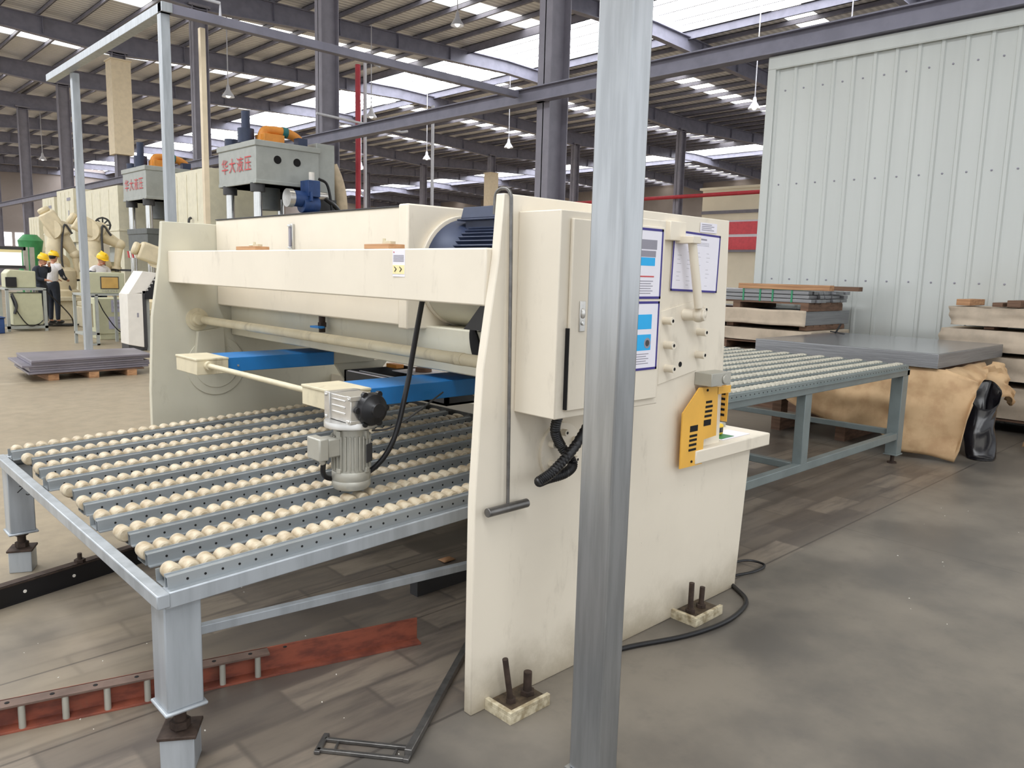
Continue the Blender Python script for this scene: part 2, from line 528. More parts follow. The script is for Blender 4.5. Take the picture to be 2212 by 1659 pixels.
STRIP = .55                                     # half width of the daylight strips, in the middle of every bay
HALF = 2.1                                      # half width of the ridge opening
for a, b in zip(ROW, ROW[1:]):
    m = (a + b) / 2
    for x0, x1 in ((a, m - HALF), (m + HALF, b)):
        mb = MB()
        ys = [Y0] + [q for y in FY[:-1] for q in (y + 4 - STRIP, y + 4 + STRIP)] + [Y1]
        for i in range(0, len(ys), 2):
            mb.add([(x0, ys[i], zr(x0)), (x1, ys[i], zr(x1)), (x1, ys[i + 1], zr(x1)), (x0, ys[i + 1], zr(x0))], [(0, 1, 2, 3)])
        structure('ceiling', mb, 'roof', 'grey ribbed metal roof sheeting between purlins', smooth=False)
        for y in FY[:-1]:
            if a > 37 and y < 10:
                continue
            s = MB().add([(x0, y + 4 - STRIP, zr(x0) + .04), (x1, y + 4 - STRIP, zr(x1) + .04), (x1, y + 4 + STRIP, zr(x1) + .04), (x0, y + 4 + STRIP, zr(x0) + .04)], [(0, 1, 2, 3)])
            structure('roof_window', s, 'skystrip', 'bright translucent daylight strip across the roof', smooth=False)
    # raised ridge skylight; over the far span it is added to light the wall
    zt = zr(m - HALF) + .12
    for y, y2 in zip(FY, FY[1:]):
        s = MB().add([(m - HALF, y, zt), (m + HALF, y, zt), (m + HALF, y2, zt), (m - HALF, y2, zt)], [(0, 1, 2, 3)])
        w = structure('roof_window', s, 'skylight', 'wide bright ridge skylight above the hall', smooth=False)
        if 0 < a < 37:
            g = MB()
            for gx in (m - .9, m, m + .9, m + 1.5):
                g.box((gx - .03, y + .15, zt - .12), (gx + .03, y2 - .15, zt - .03))
            tag(g.build('glazing_bar', 'white_beam', w), 'thin pale glazing bars')
    mb = MB()
    for sx in (-1, 1):
        mb.box((m + sx * (HALF + .03), Y0, zr(m - HALF) - .02), (m + sx * HALF, Y1, zt))
    structure('roof_trim', mb, 'white_beam', 'pale upstand along the ridge skylight', smooth=False)

for i, (a, b) in enumerate(zip(ROW, ROW[1:])):
    m = (a + b) / 2
    for y in FY:
        if i != 1 and (y < 0 and i == 2):
            continue
        mb = MB()
        for p, q in ((a, m), (b, m)):
            sgn = 1 if q > p else -1
            zp, zq = zr(p) - .22, zr(q) - .24
            mb.prism([(p, zp), (q, zq), (q, zq - .5), (p + sgn * 4, zr(p + sgn * 4) - .84), (p, zp - .78)], 'y', y - .012, y + .012)
            mb.bar((p, y, zp), (q, y, zq), .26, .03)
            mb.bar((p + sgn * 4, y, zr(p + sgn * 4) - .84), (q, y, zq - .5), .26, .03)
            mb.bar((p, y, zp - .78), (p + sgn * 4, y, zr(p + sgn * 4) - .84), .26, .03)
            for k in range(1, 5):
                xx = p + sgn * k * 2.6
                mb.box((xx - .01, y - .12, zr(xx) - .8), (xx + .01, y + .12, zr(xx) - .24))
        structure('roof_beam', mb, 'dark_steel', 'dark grey steel rafter spanning the hall', smooth=False)
    n = 9
    for s in (-1, 1):
        for k in range(n + 1):
            d = HALF + .1 + k * (((b - a) / 2 - HALF - .3) / n)
            x = m + s * d
            mb = MB()
            z = zr(x)
            dep = .34 if k == 0 else .2
            mb.box((x - .012, Y0, z - dep), (x + .012, Y1, z - .01))
            mb.box((x - .012, Y0, z - .03), (x + .07, Y1, z - .012))
            mb.box((x - .07 if k else x - .012, Y0, z - dep), (x + .012, Y1, z - dep + .02))
            structure('roof_beam', mb, 'dark_steel', 'dark grey purlin running the length of the roof', smooth=False)

# columns: H-sections in two rows
NTH = ['first', 'second', 'third', 'fourth', 'fifth', 'sixth', 'seventh', 'eighth', 'ninth', 'tenth', 'eleventh', 'twelfth']
def column(x, y, label, d=.5, w=.32, clad=None, m='column'):
    mb = MB()
    top = zr(x) - .9
    for s in (-1, 1):
        mb.box((x + s * (d / 2 - .02), y - w / 2, 0), (x + s * d / 2, y + w / 2, top))
    mb.box((x - d / 2, y - .012, 0), (x + d / 2, y + .012, top))
    mb.box((x - d / 2 - .06, y - w / 2 - .06, 0), (x + d / 2 + .06, y + w / 2 + .06, .03))
    mb.box((x - d / 2 - .1, y - w / 2, top - .03), (x + d / 2 + .1, y + w / 2, top + .05))
    o = tag(mb.build('steel_column', m, origin=(x, y, 0), smooth=False), label, None, None, 'structure')
    if clad:
        c = MB().box((x - .36, y - .36, clad[0]), (x + .36, y + .36, clad[1]))
        c.box((x - .4, y - .4, clad[1]), (x + .4, y + .4, clad[1] + .05))
        tag(c.build('cladding', 'cladding', o, smooth=False), 'cream cladding sleeve')
    return o
for k in range(12):
    y = FY[k + 2]
    column(ROW[1], y, 'grey steel roof column, %s from the right-hand end of the near row' % NTH[k], clad=(5.9, 9.5) if k == 4 else None)
for k in range(12):
    y = FY[k + 2]
    column(ROW[2] + .1, y, 'grey steel roof column, %s from the right-hand end of the far row' % NTH[k], .45, .36, clad=(3.5, 8.6) if k == 5 else None)

# far walls
w = MB().box((65.1, Y0, 0), (65.3, Y1, 10.6))
structure('wall_right', w, 'wall_grey', 'grey sheeted far side wall of the hall', smooth=False)
w = MB().box((-17, Y1 + .05, 0), (65.3, Y1 + .25, 11.6))
structure('wall_back', w, 'wall_grey', 'grey sheeted end wall of the hall', smooth=False)
for i, x in enumerate((16.8, 18.0, 21.5, 24.0, 27.2, 31.0)):
    wn = MB().box((x, Y1, 3.0), (x + .9, Y1 + .04, 4.3))
    structure('window_%d' % (i + 1), wn, 'window_lit', 'small bright window low in the far end wall', smooth=False)
w = MB().box((45, 8, 0), (45.2, 29.2, 7.3))
w.box((44.9, 8, 7.3), (45.3, 29.4, 7.45))
w.box((44.93, 8, 5.75), (45, 29.2, 5.95), 1)
structure('wall_far', w, ['wall_cream', 'column'], 'cream partition wall in the far bay', smooth=False)

# pale ribbed sheet wall on the right
PX = 10.40
prof, y = [], -1.2
while y < 5.62:
    prof += [(PX, y), (PX, y + .19), (PX - .022, y + .205), (PX - .022, y + .24), (PX, y + .255)]
    y += .265
prof = [p for p in prof if p[1] <= 5.68] + [(PX, 5.68)]
back = [(PX + .05, 5.68), (PX + .05, -1.2)]
w = MB().prism(prof + back, 'z', 0, 4.6)
for z in (.35, 1.62, 2.93, 4.2):
    y = -1.2
    while y < 5.5:
        w.lathe([(.012, 0), (.012, .008), (.004, .012)], (PX, y + .1, z), (-1, 0, 0), 8, 1)
        y += .265
structure('wall_partition', w, ['panel', 'ink'], 'tall pale green-grey ribbed metal partition wall', smooth=False)
t = MB().box((PX - .05, -1.2, 4.5), (PX + .1, 5.78, 4.67))
t.box((PX - .06, -1.2, 4.485), (PX - .045, 5.66, 4.5))
structure('trim_1', t, 'panel', 'pale flashing along the top of the partition wall', bevel=.006)
t = MB().box((PX - .05, 5.66, 0), (PX + .1, 5.78, 4.5))
structure('trim_2', t, 'panel', 'pale corner flashing at the left end of the partition wall', bevel=.006)

# tie beam along the near column row
b = MB()
bx, bz = 10.36, 4.84
b.box((bx - .1, Y0 + 12, bz + .09), (bx + .1, Y1, bz + .11)).box((bx - .1, Y0 + 12, bz - .15), (bx + .1, Y1, bz - .13)).box((bx - .01, Y0 + 12, bz - .14), (bx + .01, Y1, bz + .1))
for y in FY[2:]:
    b.box((bx, y - .1, bz - .15), (ROW[1] - .24, y + .1, bz - .12))
structure('tie_beam', b, 'dark_steel', 'dark grey horizontal beam along the near column row', smooth=False)

# pendant lamps
lamp = thing('pendant_lamp', 'conical white high-bay lamp', 'lamp', (0, 0, 0))
shade = MB().lathe([(.04, .0), (.06, -.06), (.07, -.16), (.2, -.36), (.21, -.4), (.19, -.39), (.07, -.18)], (0, 0, 0), (0, 0, 1), 24)
shade.build('lamp_shade', 'white_beam', lamp)
MB().ball((0, 0, -.35), .08, 14, 8).build('bulb', 'lamp_on', lamp)
LT = None
lamps = [(11.96, 26.96, 7.5, 'high-bay lamp hanging between the two tall posts at upper left'),
         (24.8, 14.27, 7.5, 'high-bay lamp hanging just left of the pale ribbed wall'),
         (17.17, 26.05, 7.5, 'high-bay lamp hanging right of the thick column behind the grey press'),
         (25.33, 33.26, 7.5, 'high-bay lamp above the middle of the shear, low over the far columns'),
         (25.33, 27.04, 7.5, 'high-bay lamp beside the left face of the thick middle column'),
         (25.46, 39.68, 7.5, 'high-bay lamp far off between the two thin grey pipes'),
         (11.98, 52.06, 7.5, 'high-bay lamp at far left beside the dark columns'),
         (13.1, 61.8, 7.5, 'high-bay lamp smallest and farthest at the left edge'),
         (34.3, 53.5, 7.5, 'high-bay lamp low over the pump of the grey press'),
         (16.09, 19.64, 9.3, 'high-bay lamp at the top edge left of the thick middle column'),
         (24.38, 10.96, 9.3, 'high-bay lamp above the top edge of the pale ribbed wall')]
L_tree = tree_of(lamp)
for i, (x, y, z, lab) in enumerate(lamps):
    o = lamp if i == 0 else copy_tree(lamp, L_tree)
    o.location = (x, y, z + .25)
    tag(o, lab, 'lamp', 'high-bay lamps under the roof')
    rod = MB().cyl((x, y, z + .25), (x, y, zr(x) - .05), .018, n=6)
    r = rod.build('suspension_rod', 'white_beam')
    r.parent = o
    r.matrix_parent_inverse = Matrix.Translation((-x, -y, -(z + .25)))

# pipes
def pipe(name, pts, r, m, label, cat='pipe', group=None, res=1):
    return tag(MB().tube(pts, r, 10, res=res).build(name, m, origin=(pts[0][0], pts[0][1], min(p[2] for p in pts))), label, cat, group)
pipe('fire_pipe', [(37.5, 3, 6.1), (37.5, 88, 6.1)], .11, 'redpipe', 'long red horizontal fire pipe along the far columns')
pipe('fire_pipe', [(11.62, 18.26, 0), (11.62, 18.26, 6.9)], .07, 'redpipe', 'thin red vertical pipe right of the grey press')
pipe('conduit_pole', [(11.84, 18.26, 0), (11.84, 18.26, 7.05), (12.3, 18.26, 6.98)], .045, 'white_beam', 'thin pale vertical pipe beside the red pipe', 'pipe')
pipe('conduit_pole', [(13.6, 17.6, 0), (13.6, 17.6, 6.1)], .045, 'white_beam', 'thin pale vertical pipe standing alone above the shear', 'pipe')
pipe('conduit_pipe', [(10.3, 18.09, 5.45), (12.9, 18.09, 5.35), (13.1, 18.09, 5.4)], .035, 'white_beam', 'thin pale horizontal conduit crossing the thick column')
# red banner on the far wall
b = MB().box((44.82, 24.8, 3.45), (44.9, 28.4, 4.25)).box((44.82, 24.8, 4.42), (44.9, 28.4, 5.2))
b.box((44.84, 24.8, 4.25), (44.9, 28.4, 4.42), 1).box((44.84, 24.8, 5.2), (44.9, 28.4, 5.3), 1).box((44.84, 24.8, 3.3), (44.9, 28.4, 3.45), 2)
tag(b.build('wall_banner', ['redbright', 'paper', 'ink'], origin=(44.9, 26.6, 3.3), smooth=False), 'red wall banner with a white stripe on the far cream wall', 'banner')

# grey box-section cage frame on the left
cg = thing('post_frame', 'tall light-grey box-section frame of posts and rails at upper left', 'frame', (3.97, 10.84, 0))
def post(x, y, top, w, lab=None, m='galv', name='post'):
    p = MB().box((x - w / 2, y - w / 2, .012), (x + w / 2, y + w / 2, top)).box((x - w, y - w, 0), (x + w, y + w, .012))
    o = p.build(name, m, cg, bevel=.006)
    if lab:
        o['label'] = lab
    return o
post(3.97, 10.84, 4.8, .12)
post(4.08, 15.31, 4.8, .12)
post(4.55, 11.05, 4.8, .075, 'cream post', 'cladding')
MB().box((3.9, 10.7, 4.8), (4.04, 16.4, 4.92)).build('rail', 'galv', cg, bevel=.006)
tag(MB().box((3.9, 10.72, 4.8), (10.27, 10.84, 4.92)).build('rail', 'dark_steel', cg, bevel=.006), 'dark grey rail')
pipe('conduit_pipe', [(3.2, 10.78, 5.12), (4.7, 10.78, 5.1), (4.7, 10.78, 4.92)], .02, 'white_beam', 'thin bent pipe above the corner of the post frame')

# ------------------------------------------------------------------ light
wd = bpy.data.worlds.new('fill_sky')  # added fill: sky enters where the walls behind the camera are left unbuilt
SC.world = wd
wd.use_nodes = True
wd.node_tree.nodes['Background'].inputs[0].default_value = (.94, .97, 1.0, 1)
wd.node_tree.nodes['Background'].inputs[1].default_value = 1.1
# ------------------------------------------------------------------ the guillotine shear
sh = thing('shearing_machine', 'large cream guillotine shear with blue back-gauge arms behind the post', 'machine', (2.5, 3.55, 0))
PLATE = [(1.722, 0), (1.722, .8), (1.748, 1.268), (1.808, 1.646), (1.826, 1.868), (3.265, 1.868), (3.295, 1.16), (3.30, .74), (3.61, .74), (3.545, 0)]
NY = 1.966
MB().prism(PLATE, 'y', NY, 2.006).build('side_frame', 'cream', sh, bevel=.004)
MB().prism(PLATE, 'y', 5.14, 5.18).build('side_frame', 'cream_in', sh, bevel=.004)
def bx_(y):
    return 1.785 + (y - 2.0) * .0223
cb = MB()
vs = []
for y in (2.006, 5.14):
    x = bx_(y)
    vs += [(x, y, 1.484), (x + .16, y, 1.484), (x + .16, y, 1.684), (x, y, 1.684)]
cb.add(vs, [(0, 1, 2, 3), (7, 6, 5, 4), (0, 4, 5, 1), (1, 5, 6, 2), (2, 6, 7, 3), (3, 7, 4, 0)])
beam = cb.build('crossbeam', 'cream', sh, bevel=.006)
sx = bx_(2.53) - .002
st = MB().box((sx, 2.49, 1.575), (sx + .003, 2.572, 1.678)).box((sx - .001, 2.492, 1.585), (sx, 2.57, 1.62), 1)
for k in range(5):
    st.box((sx - .001, 2.497, 1.634 + k * .0055), (sx, 2.566, 1.6365 + k * .0055), 2)
for s in (2.505, 2.54):
    st.bar((sx - .0015, s + .018, 1.613), (sx - .0015, s + .004, 1.604), .002, .0035, 3, (1, 0, 0)).bar((sx - .0015, s + .004, 1.605), (sx - .0015, s + .016, 1.594), .002, .0035, 3, (1, 0, 0))
st.box((sx - .001, 2.56, 1.668), (sx, 2.566, 1.672), 4)
tag(st.build('warning_sticker', ['paper', 'paleyellow', 'ink', 'black', 'redink'], beam, smooth=False), 'pale warning sticker with yellow pictograms')

tk = MB().box((2.17, 2.99, 1.338), (2.75, 5.135, 1.895)).box((2.145, 2.955, 1.325), (2.79, 3.03, 1.905))
tank = tk.build('oil_tank', 'cream', sh, bevel=.008)
MB().box((2.165, 3.03, 1.895), (2.76, 5.13, 1.9)).build('tank_lid', 'char', tank)
g = MB().box((2.155, 4.068, 1.70), (2.17, 4.108, 1.842)).box((2.148, 4.078, 1.716), (2.156, 4.098, 1.826), 1)
g.cyl((2.15, 4.088, 1.715), (2.15, 4.088, 1.706), .012, mi=0).cyl((2.15, 4.088, 1.827), (2.15, 4.088, 1.838), .012)
tag(g.build('oil_gauge', ['chrome', 'ink'], tank, bevel=.002), 'small chrome oil sight gauge')
dv = MB().cyl((2.22, 3.86, 1.338), (2.22, 3.86, 1.245), .018, mi=0).cyl((2.22, 3.86, 1.30), (2.22, 3.86, 1.275), .024, n=6)
dv.box((2.19, 3.82, 1.268), (2.2, 3.9, 1.28), 1).box((2.17, 3.815, 1.27), (2.21, 3.905, 1.281), 1)
tag(dv.build('drain_valve', ['rust', 'blue'], tank), 'brass drain valve with a blue handle')
# motor
mo = MB()
cx_, cz_ = 2.47, 1.60
mo.lathe([(.215, 0), (.25, .0), (.245, .03), (.222, .10), (.205, .12), (.205, .62)], (cx_, 2.925, cz_), (0, -1, 0), 48)
for k in range(56):
    a = 2 * pi * k / 56
    R = Matrix.Rotation(-a, 3, 'Y')
    mo.obox(Vector((cx_, 2.56, cz_)) + R @ Vector((.213, 0, 0)), (.024, .46, .006), R)
motor = mo.build('main_motor', 'navy', sh)
tag(MB().lathe([(.2, 0), (.262, 0), (.268, .008), (.268, .03), (.23, .034)], (cx_, 2.96, cz_), (0, -1, 0), 48).build('motor_flange', 'cream', motor, bevel=.003), 'cream motor flange')
MB().lathe([(.212, 0), (.218, .02), (.218, .2), (.19, .24), (.05, .25)], (cx_, 2.33, cz_), (0, -1, 0), 40).build('fan_cowl', 'navy', motor)
tb = MB().box((2.385, 2.59, 1.79), (2.55, 2.83, 1.842)).box((2.365, 2.56, 1.836), (2.57, 2.87, 1.846)).prism([(2.372, 1.846), (2.562, 1.846), (2.55, 1.90), (2.388, 1.90)], 'y', 2.58, 2.85)
tb.build('terminal_box', 'navy', motor, bevel=.004)
npl = MB()
for k in range(3):
    npl.obox((cx_ - .2, 2.42 , cz_ + .09), (.004, .1, .07), Matrix.Rotation(radians(25), 3, 'Y')) if k == 0 else None
tag(npl.build('name_plate', 'alu', motor), 'small silver name plate')
ov = [(2.592 + .03 * cos(a) * cos(.3) + .085 * sin(a) * sin(.3), 1.275 - .03 * cos(a) * sin(.3) + .085 * sin(a) * cos(.3)) for a in [2 * pi * k / 24 for k in range(24)]]
tag(MB().prism(ov, 'x', 2.25, 2.262).build('slot_opening', 'hole', sh), 'black oval slot')
tag(MB().prism([(2.61, 1.35), (2.46, 1.50), (2.1, 1.50), (2.1, 1.35)], 'x', 2.2, 2.32).build('belt_guard', 'black', sh), 'black belt guard')
hc_ = [(cx_ + .262 * cos(radians(a)), cz_ + .262 * sin(radians(a))) for a in range(180, 361, 9)] + [(cx_ + .25 * cos(radians(a)), cz_ + .25 * sin(radians(a))) for a in range(360, 179, -9)]
MB().prism([p_ for p_ in hc_ if p_[1] < 1.54], 'y', 2.42, 2.955).build('drip_shroud', 'cream_in', sh)
# ram and blade carrier
rm = MB().box((2.26, 2.01, 1.135), (2.6, 5.138, 1.34)).box((2.6, 2.01, 1.15), (2.9, 5.138, 1.3))
rm.build('ram', 'cream_in', sh, bevel=.006)
tt = MB().cyl((2.06, 5.138, 1.24), (2.06, 2.01, 1.24), .026, n=24).cyl((2.06, 2.50, 1.24), (2.06, 2.44, 1.24), .0275, n=24)
tt.lathe([(.075, 0), (.075, .006), (.05, .007), (.05, .016), (.036, .017), (.034, .05)], (2.03, 5.14, 1.243), (0, -1, 0), 32)
tt.build('torsion_tube', 'beige', sh)
hb = MB().lathe([(.2, 0), (.2, .008), (.15, .009), (.15, .014)], (2.15, 5.14, .93), (0, -1, 0), 40)
hb.prism([(2.0, 1.0), (2.2, 1.0), (2.19, 1.19), (2.02, 1.165)], 'y', 5.1, 5.138)
hb.cyl((2.12, 5.13, .93), (2.12, 5.08, .93), .02, mi=1)
hb.build('hub_cover', ['cream_in', 'hole'], sh, bevel=.002)
bd = MB().box((3.03, 1.92, .745), (3.72, 5.2, .81)).box((3.1, 2.01, .5), (3.6, 5.138, .745)).box((3.2, 2.01, .04), (3.38, 5.138, .5))
bd.build('bed', 'cream', sh, bevel=.006)
MB().box((3.05, 2.02, .70), (3.1, 5.13, .80)).build('lower_blade', 'steel', sh)
# cabinet on the near frame
cab = MB().box((1.898, 1.766, 1.108), (2.485, NY, 1.812)).build('electrical_cabinet', 'cream', sh, bevel=.004)
door = MB().box((1.945, 1.751, 1.135), (2.458, 1.765, 1.786)).build('door', 'cream', cab, bevel=.004)
lk = MB().box((1.988, 1.746, 1.408), (2.016, 1.752, 1.512)).ball((2.002, 1.744, 1.47), .011, 14, 8, 0, (1, .5, 1.6)).cyl((2.002, 1.748, 1.437), (2.002, 1.741, 1.437), .008, n=16, mi=1)
tag(lk.build('lock', ['alu', 'chrome'], cab, bevel=.002), 'chrome lock plate')
tag(MB().box((1.9385, 1.752, 1.14), (1.9445, 1.766, 1.42)).build('door_gap', 'hole', cab), 'dark gap along the door edge')
# hoses below the cabinet
hz = MB()
rfn = lambda t: 1 + .07 * (1 if int(t * 190) % 2 else -1)
hz.tube([(2.2, 1.80, 1.25), (2.17, 1.80, 1.14), (2.09, 1.82, 1.0), (1.99, 1.84, .905), (1.935, 1.86, .868), (1.99, 1.88, .862), (2.08, 1.87, .872), (2.13, 1.88, .90), (2.1, 1.91, .96), (2.06, 1.91, 1.03), (2.055, 1.88, 1.12)], .0185, 14, res=20, rf=rfn)
tag(hz.build('corrugated_hose', 'black', sh), 'black corrugated cable hose')
dc = MB().lathe([(.112, 0), (.112, .012), (.105, .015), (.02, .015)], (2.147, NY, .93), (0, -1, 0), 48)
for a in (150, 210, 30, 330, 90, 270):
    dc.cyl((2.147 + .075 * cos(radians(a)), NY - .012, .93 + .075 * sin(radians(a))), (2.147 + .075 * cos(radians(a)), NY - .04, .93 + .075 * sin(radians(a))), .013, n=16)
    dc.cyl((2.147 + .075 * cos(radians(a)), NY - .04, .93 + .075 * sin(radians(a))), (2.147 + .075 * cos(radians(a)), NY - .0405, .93 + .075 * sin(radians(a))), .006, n=6, mi=1)
dc.build('bearing_cover', ['cream', 'hole'], sh, bevel=.001)
# adjuster plate, spacer bolts and lever on the right of the frame
MB().prism([(2.757, 1.135), (3.055, 1.18), (3.06, 1.508), (2.757, 1.455)], 'y', NY - .006, NY).build('adjuster_plate', 'cream', sh, bevel=.002)
for x, z in ((3.033, 1.46), (2.78, 1.415), (3.048, 1.357), (2.797, 1.309), (3.045, 1.254), (2.81, 1.206)):
    b = MB().cyl((x, NY, z), (x, NY - .052, z), .017, n=20).cyl((x, NY - .052, z), (x, NY - .053, z), .008, n=6, mi=1)
    b.build('spacer_bolt', ['cream', 'hole'], sh, bevel=.002)
tag(MB().cyl((2.918, NY - .005, 1.216), (2.918, NY - .008, 1.216), .012, n=20).build('bolt_hole', 'hole', sh), 'dark bolt hole')
lv = MB().tube([(2.865, 1.90, 1.765), (2.875, 1.895, 1.7), (2.925, 1.885, 1.47)], .019, 16, res=1).ball((2.95, 1.90, 1.44), .034, 18, 12)
lv.cyl((2.93, NY, 1.437), (2.955, 1.87, 1.44), .026, n=20).box((2.83, 1.87, 1.745), (2.89, NY, 1.775))
lv.build('gap_lever', 'cream', sh, bevel=.002)
MB().box((2.755, 1.935, 1.755), (2.87, NY, 1.835)).build('lever_bracket', 'cream', sh, bevel=.003)
MB().box((3.05, 1.875, 1.112), (3.215, NY, 1.172)).cyl((3.16, 1.876, 1.14), (3.16, 1.868, 1.14), .022, n=18).build('hold_down_block', 'alu_paint', sh, bevel=.003)
gd = MB().prism([(2.912, .743), (2.91, .998), (3.036, 1.105), (3.193, 1.097), (3.20, .862), (3.095, .856), (3.091, .741)], 'y', 1.925, 1.931)
for x0, z0, w_, h_ in ((2.975, .905, .062, .028), (2.975, .88, .06, .011), (2.974, .86, .06, .011), (2.973, .838, .06, .011), (2.972, .815, .06, .011),
                       (3.085, .92, .06, .028), (3.088, .96, .06, .011), (3.09, .982, .06, .011), (3.092, 1.004, .06, .011), (3.094, 1.026, .05, .011)):
    gd.box((x0, 1.9235, z0), (x0 + w_, 1.9245, z0 + h_), 1)
gd.cyl((3.0, 1.926, .765), (3.0, 1.921, .765), .006, n=10, mi=1).cyl((3.1, 1.926, 1.088), (3.1, 1.921, 1.088), .006, n=10, mi=1)
g2 = gd
g2.box((3.30, 1.935, .915), (3.306, 2.0, 1.092)).box((3.19, 1.925, 1.06), (3.306, 1.93, 1.095))
for k in range(5):
    g2.box((3.2985, 1.948, .94 + k * .026), (3.2995, 1.99, .952 + k * .026), 1)
tag(gd.build('finger_guard', ['yellow', 'hole'], sh), 'amber yellow slotted finger guard')
# anchor feet
for x0, x1, rods in ((1.79, 1.995, ((1.86, 1.825, .213, .011), (1.945, 1.945, .122, .016))), (2.97, 3.2, ((3.03, 3.03, .18, .013), (3.12, 3.125, .134, .013)))):
    f = MB().box((x0, 1.828, 0), (x1, NY, .03)).box((x0, 1.828, .03), (x1, 1.845, .045)).box((x0, 1.845, .03), (x0 + .02, NY, .045))
    f.box((x0 + .02, 1.846, .0301), (x1 - .004, NY - .002, .033), 1)
    f = f.build('anchor_foot', ['grimy_cream', 'grime'], sh, bevel=.004)
    for xa, xb, z, r in rods:
        tag(MB().cyl((xa, 1.90, .03), (xb, 1.90, z), r, n=12).cyl((xa, 1.9, .03), (xa, 1.9, .05), r * 1.8, n=6).build('anchor_bolt', 'rust', f), 'dark rusty anchor bolt')
# back gauge
for k, (x0, x1, y0, y1) in enumerate(((1.80, 2.47, 4.155, 4.42), (1.82, 2.6, 2.778, 3.025))):
    a = MB().box((x0, y0, 1.016), (x1, y1, 1.096)).build('gauge_arm', 'blue', sh, bevel=.003)
    MB().cyl((x0 + .06, y0 - .001, 1.05), (x0 + .06, y0 - .006, 1.05), .006, n=12).build('screw', 'alu', a)
    c = MB().box((x1, y0 + .01, 1.02), (x1 + .3, y1 - .01, 1.09))
    tag(c.build('arm_extension', 'cream_in', a, bevel=.003), 'cream arm extension')
for x0, x1, y0, y1 in ((1.625, 1.80, 4.14, 4.43), (1.642, 1.825, 2.772, 3.03)):
    MB().box((x0, y0, 1.012), (x1, y1, 1.09)).box((x0 - .004, y0 - .003, 1.088), (x1 + .002, y1 + .003, 1.1)).build('gauge_end_box', 'beige', sh, bevel=.003)
MB().cyl((1.685, 4.14, 1.062), (1.685, 3.03, 1.062), .0135, n=16).cyl((1.685, 4.14, 1.062), (1.685, 4.11, 1.062), .024, n=16).build('drive_rod', 'beige', sh)
# gear motor hanging from the near end box
GX, GY = 1.66, 2.665
gm = MB().box((1.60, 2.57, 1.0), (1.735, 2.772, 1.104)).box((1.594, 2.565, 1.088), (1.741, 2.60, 1.108)).box((1.594, 2.72, .996), (1.741, 2.76, 1.108)).box((1.594, 2.565, .996), (1.741, 2.60, 1.012))
for z in (1.03, 1.055, 1.08):
    gm.box((1.596, 2.61, z), (1.604, 2.71, z + .008))
for y in (2.575, 2.745):
    for z in (1.008, 1.096):
        gm.cyl((1.6, y, z), (1.588, y, z), .007, n=8)
gear = gm.build('gear_motor', 'alu', sh, bevel=.003)
MB().lathe([(.06, .0), (.106, .0), (.108, -.004), (.108, -.024), (.102, -.028), (.078, -.034), (.05, -.034)], (GX, GY, .998), (0, 0, 1), 40).build('flange', 'alu', gear)
bb = MB().cyl((GX, GY, .968), (GX, GY, .79), .069, n=36)
for k in range(26):
    a = 2 * pi * k / 26
    R = Matrix.Rotation(a, 3, 'Z')
    bb.obox(Vector((GX, GY, .87)) + R @ Vector((.0725, 0, 0)), (.016, .005, .14), R)
for k in range(4):
    a = radians(200 + 90 * k)
    R = Matrix.Rotation(a, 3, 'Z')
    bb.obox(Vector((GX, GY, .945)) + R @ Vector((.074, 0, 0)), (.018, .02, .035), R)
    bb.obox(Vector((GX, GY, .80)) + R @ Vector((.074, 0, 0)), (.018, .02, .02), R)
bb.build('motor_body', 'alu_paint', gear, bevel=.0015)
MB().lathe([(.076, 0), (.078, -.004), (.078, -.036), (.0765, -.038), (.0785, -.041), (.0785, -.062), (.07, -.075), (.04, -.077)], (GX, GY, .792), (0, 0, 1), 36).build('fan_cover', 'alu_paint', gear)
MB().box((1.492, 2.622, .852), (1.535, 2.722, .942)).box((1.535, 2.632, .86), (1.6, 2.71, .935)).cyl((1.515, 2.65, .855), (1.525, 2.65, .835), .012, n=12).build('terminal_box', 'alu_paint', gear, bevel=.006)
R = Matrix.Rotation(radians(-62), 3, 'Z')
tag(MB().obox(Vector((GX, GY, .868)) + R @ Vector((.083, 0, 0)), (.003, .045, .075), R).build('name_plate', 'char', gear), 'dark rating plate')
cp = MB().lathe([(.03, 0), (.066, 0), (.068, .012), (.06, .03), (.05, .034), (.03, .05), (.028, .062), (.005, .062)], (1.69, 2.57, 1.052), (0, -1, 0), 32)
for k in range(6):
    a = 2 * pi * k / 6
    cp.cyl((1.69 + .066 * cos(a), 2.57, 1.052 + .066 * sin(a)), (1.69 + .066 * cos(a), 2.552, 1.052 + .066 * sin(a)), .013, n=12)
tag(cp.build('output_cover', 'black', gear, bevel=.001), 'black round output cover')
tag(MB().tube([(1.87, 2.47, 1.50), (1.875, 2.5, 1.42), (1.87, 2.54, 1.25), (1.86, 2.557, 1.138), (1.80, 2.568, .912), (1.735, 2.62, .79), (1.66, 2.70, .745), (1.56, 2.70, .77), (1.53, 2.66, .85)], .011, 12, res=10).build('motor_cable', 'black', sh), 'black motor cable')
tag(MB().tube([(2.2, 2.75, 1.05), (1.93, 2.62, .99), (1.80, 2.60, .955), (1.73, 2.62, .95)], .004, 8, res=8).build('sensor_wire', 'char', sh), 'thin grey sensor wire')
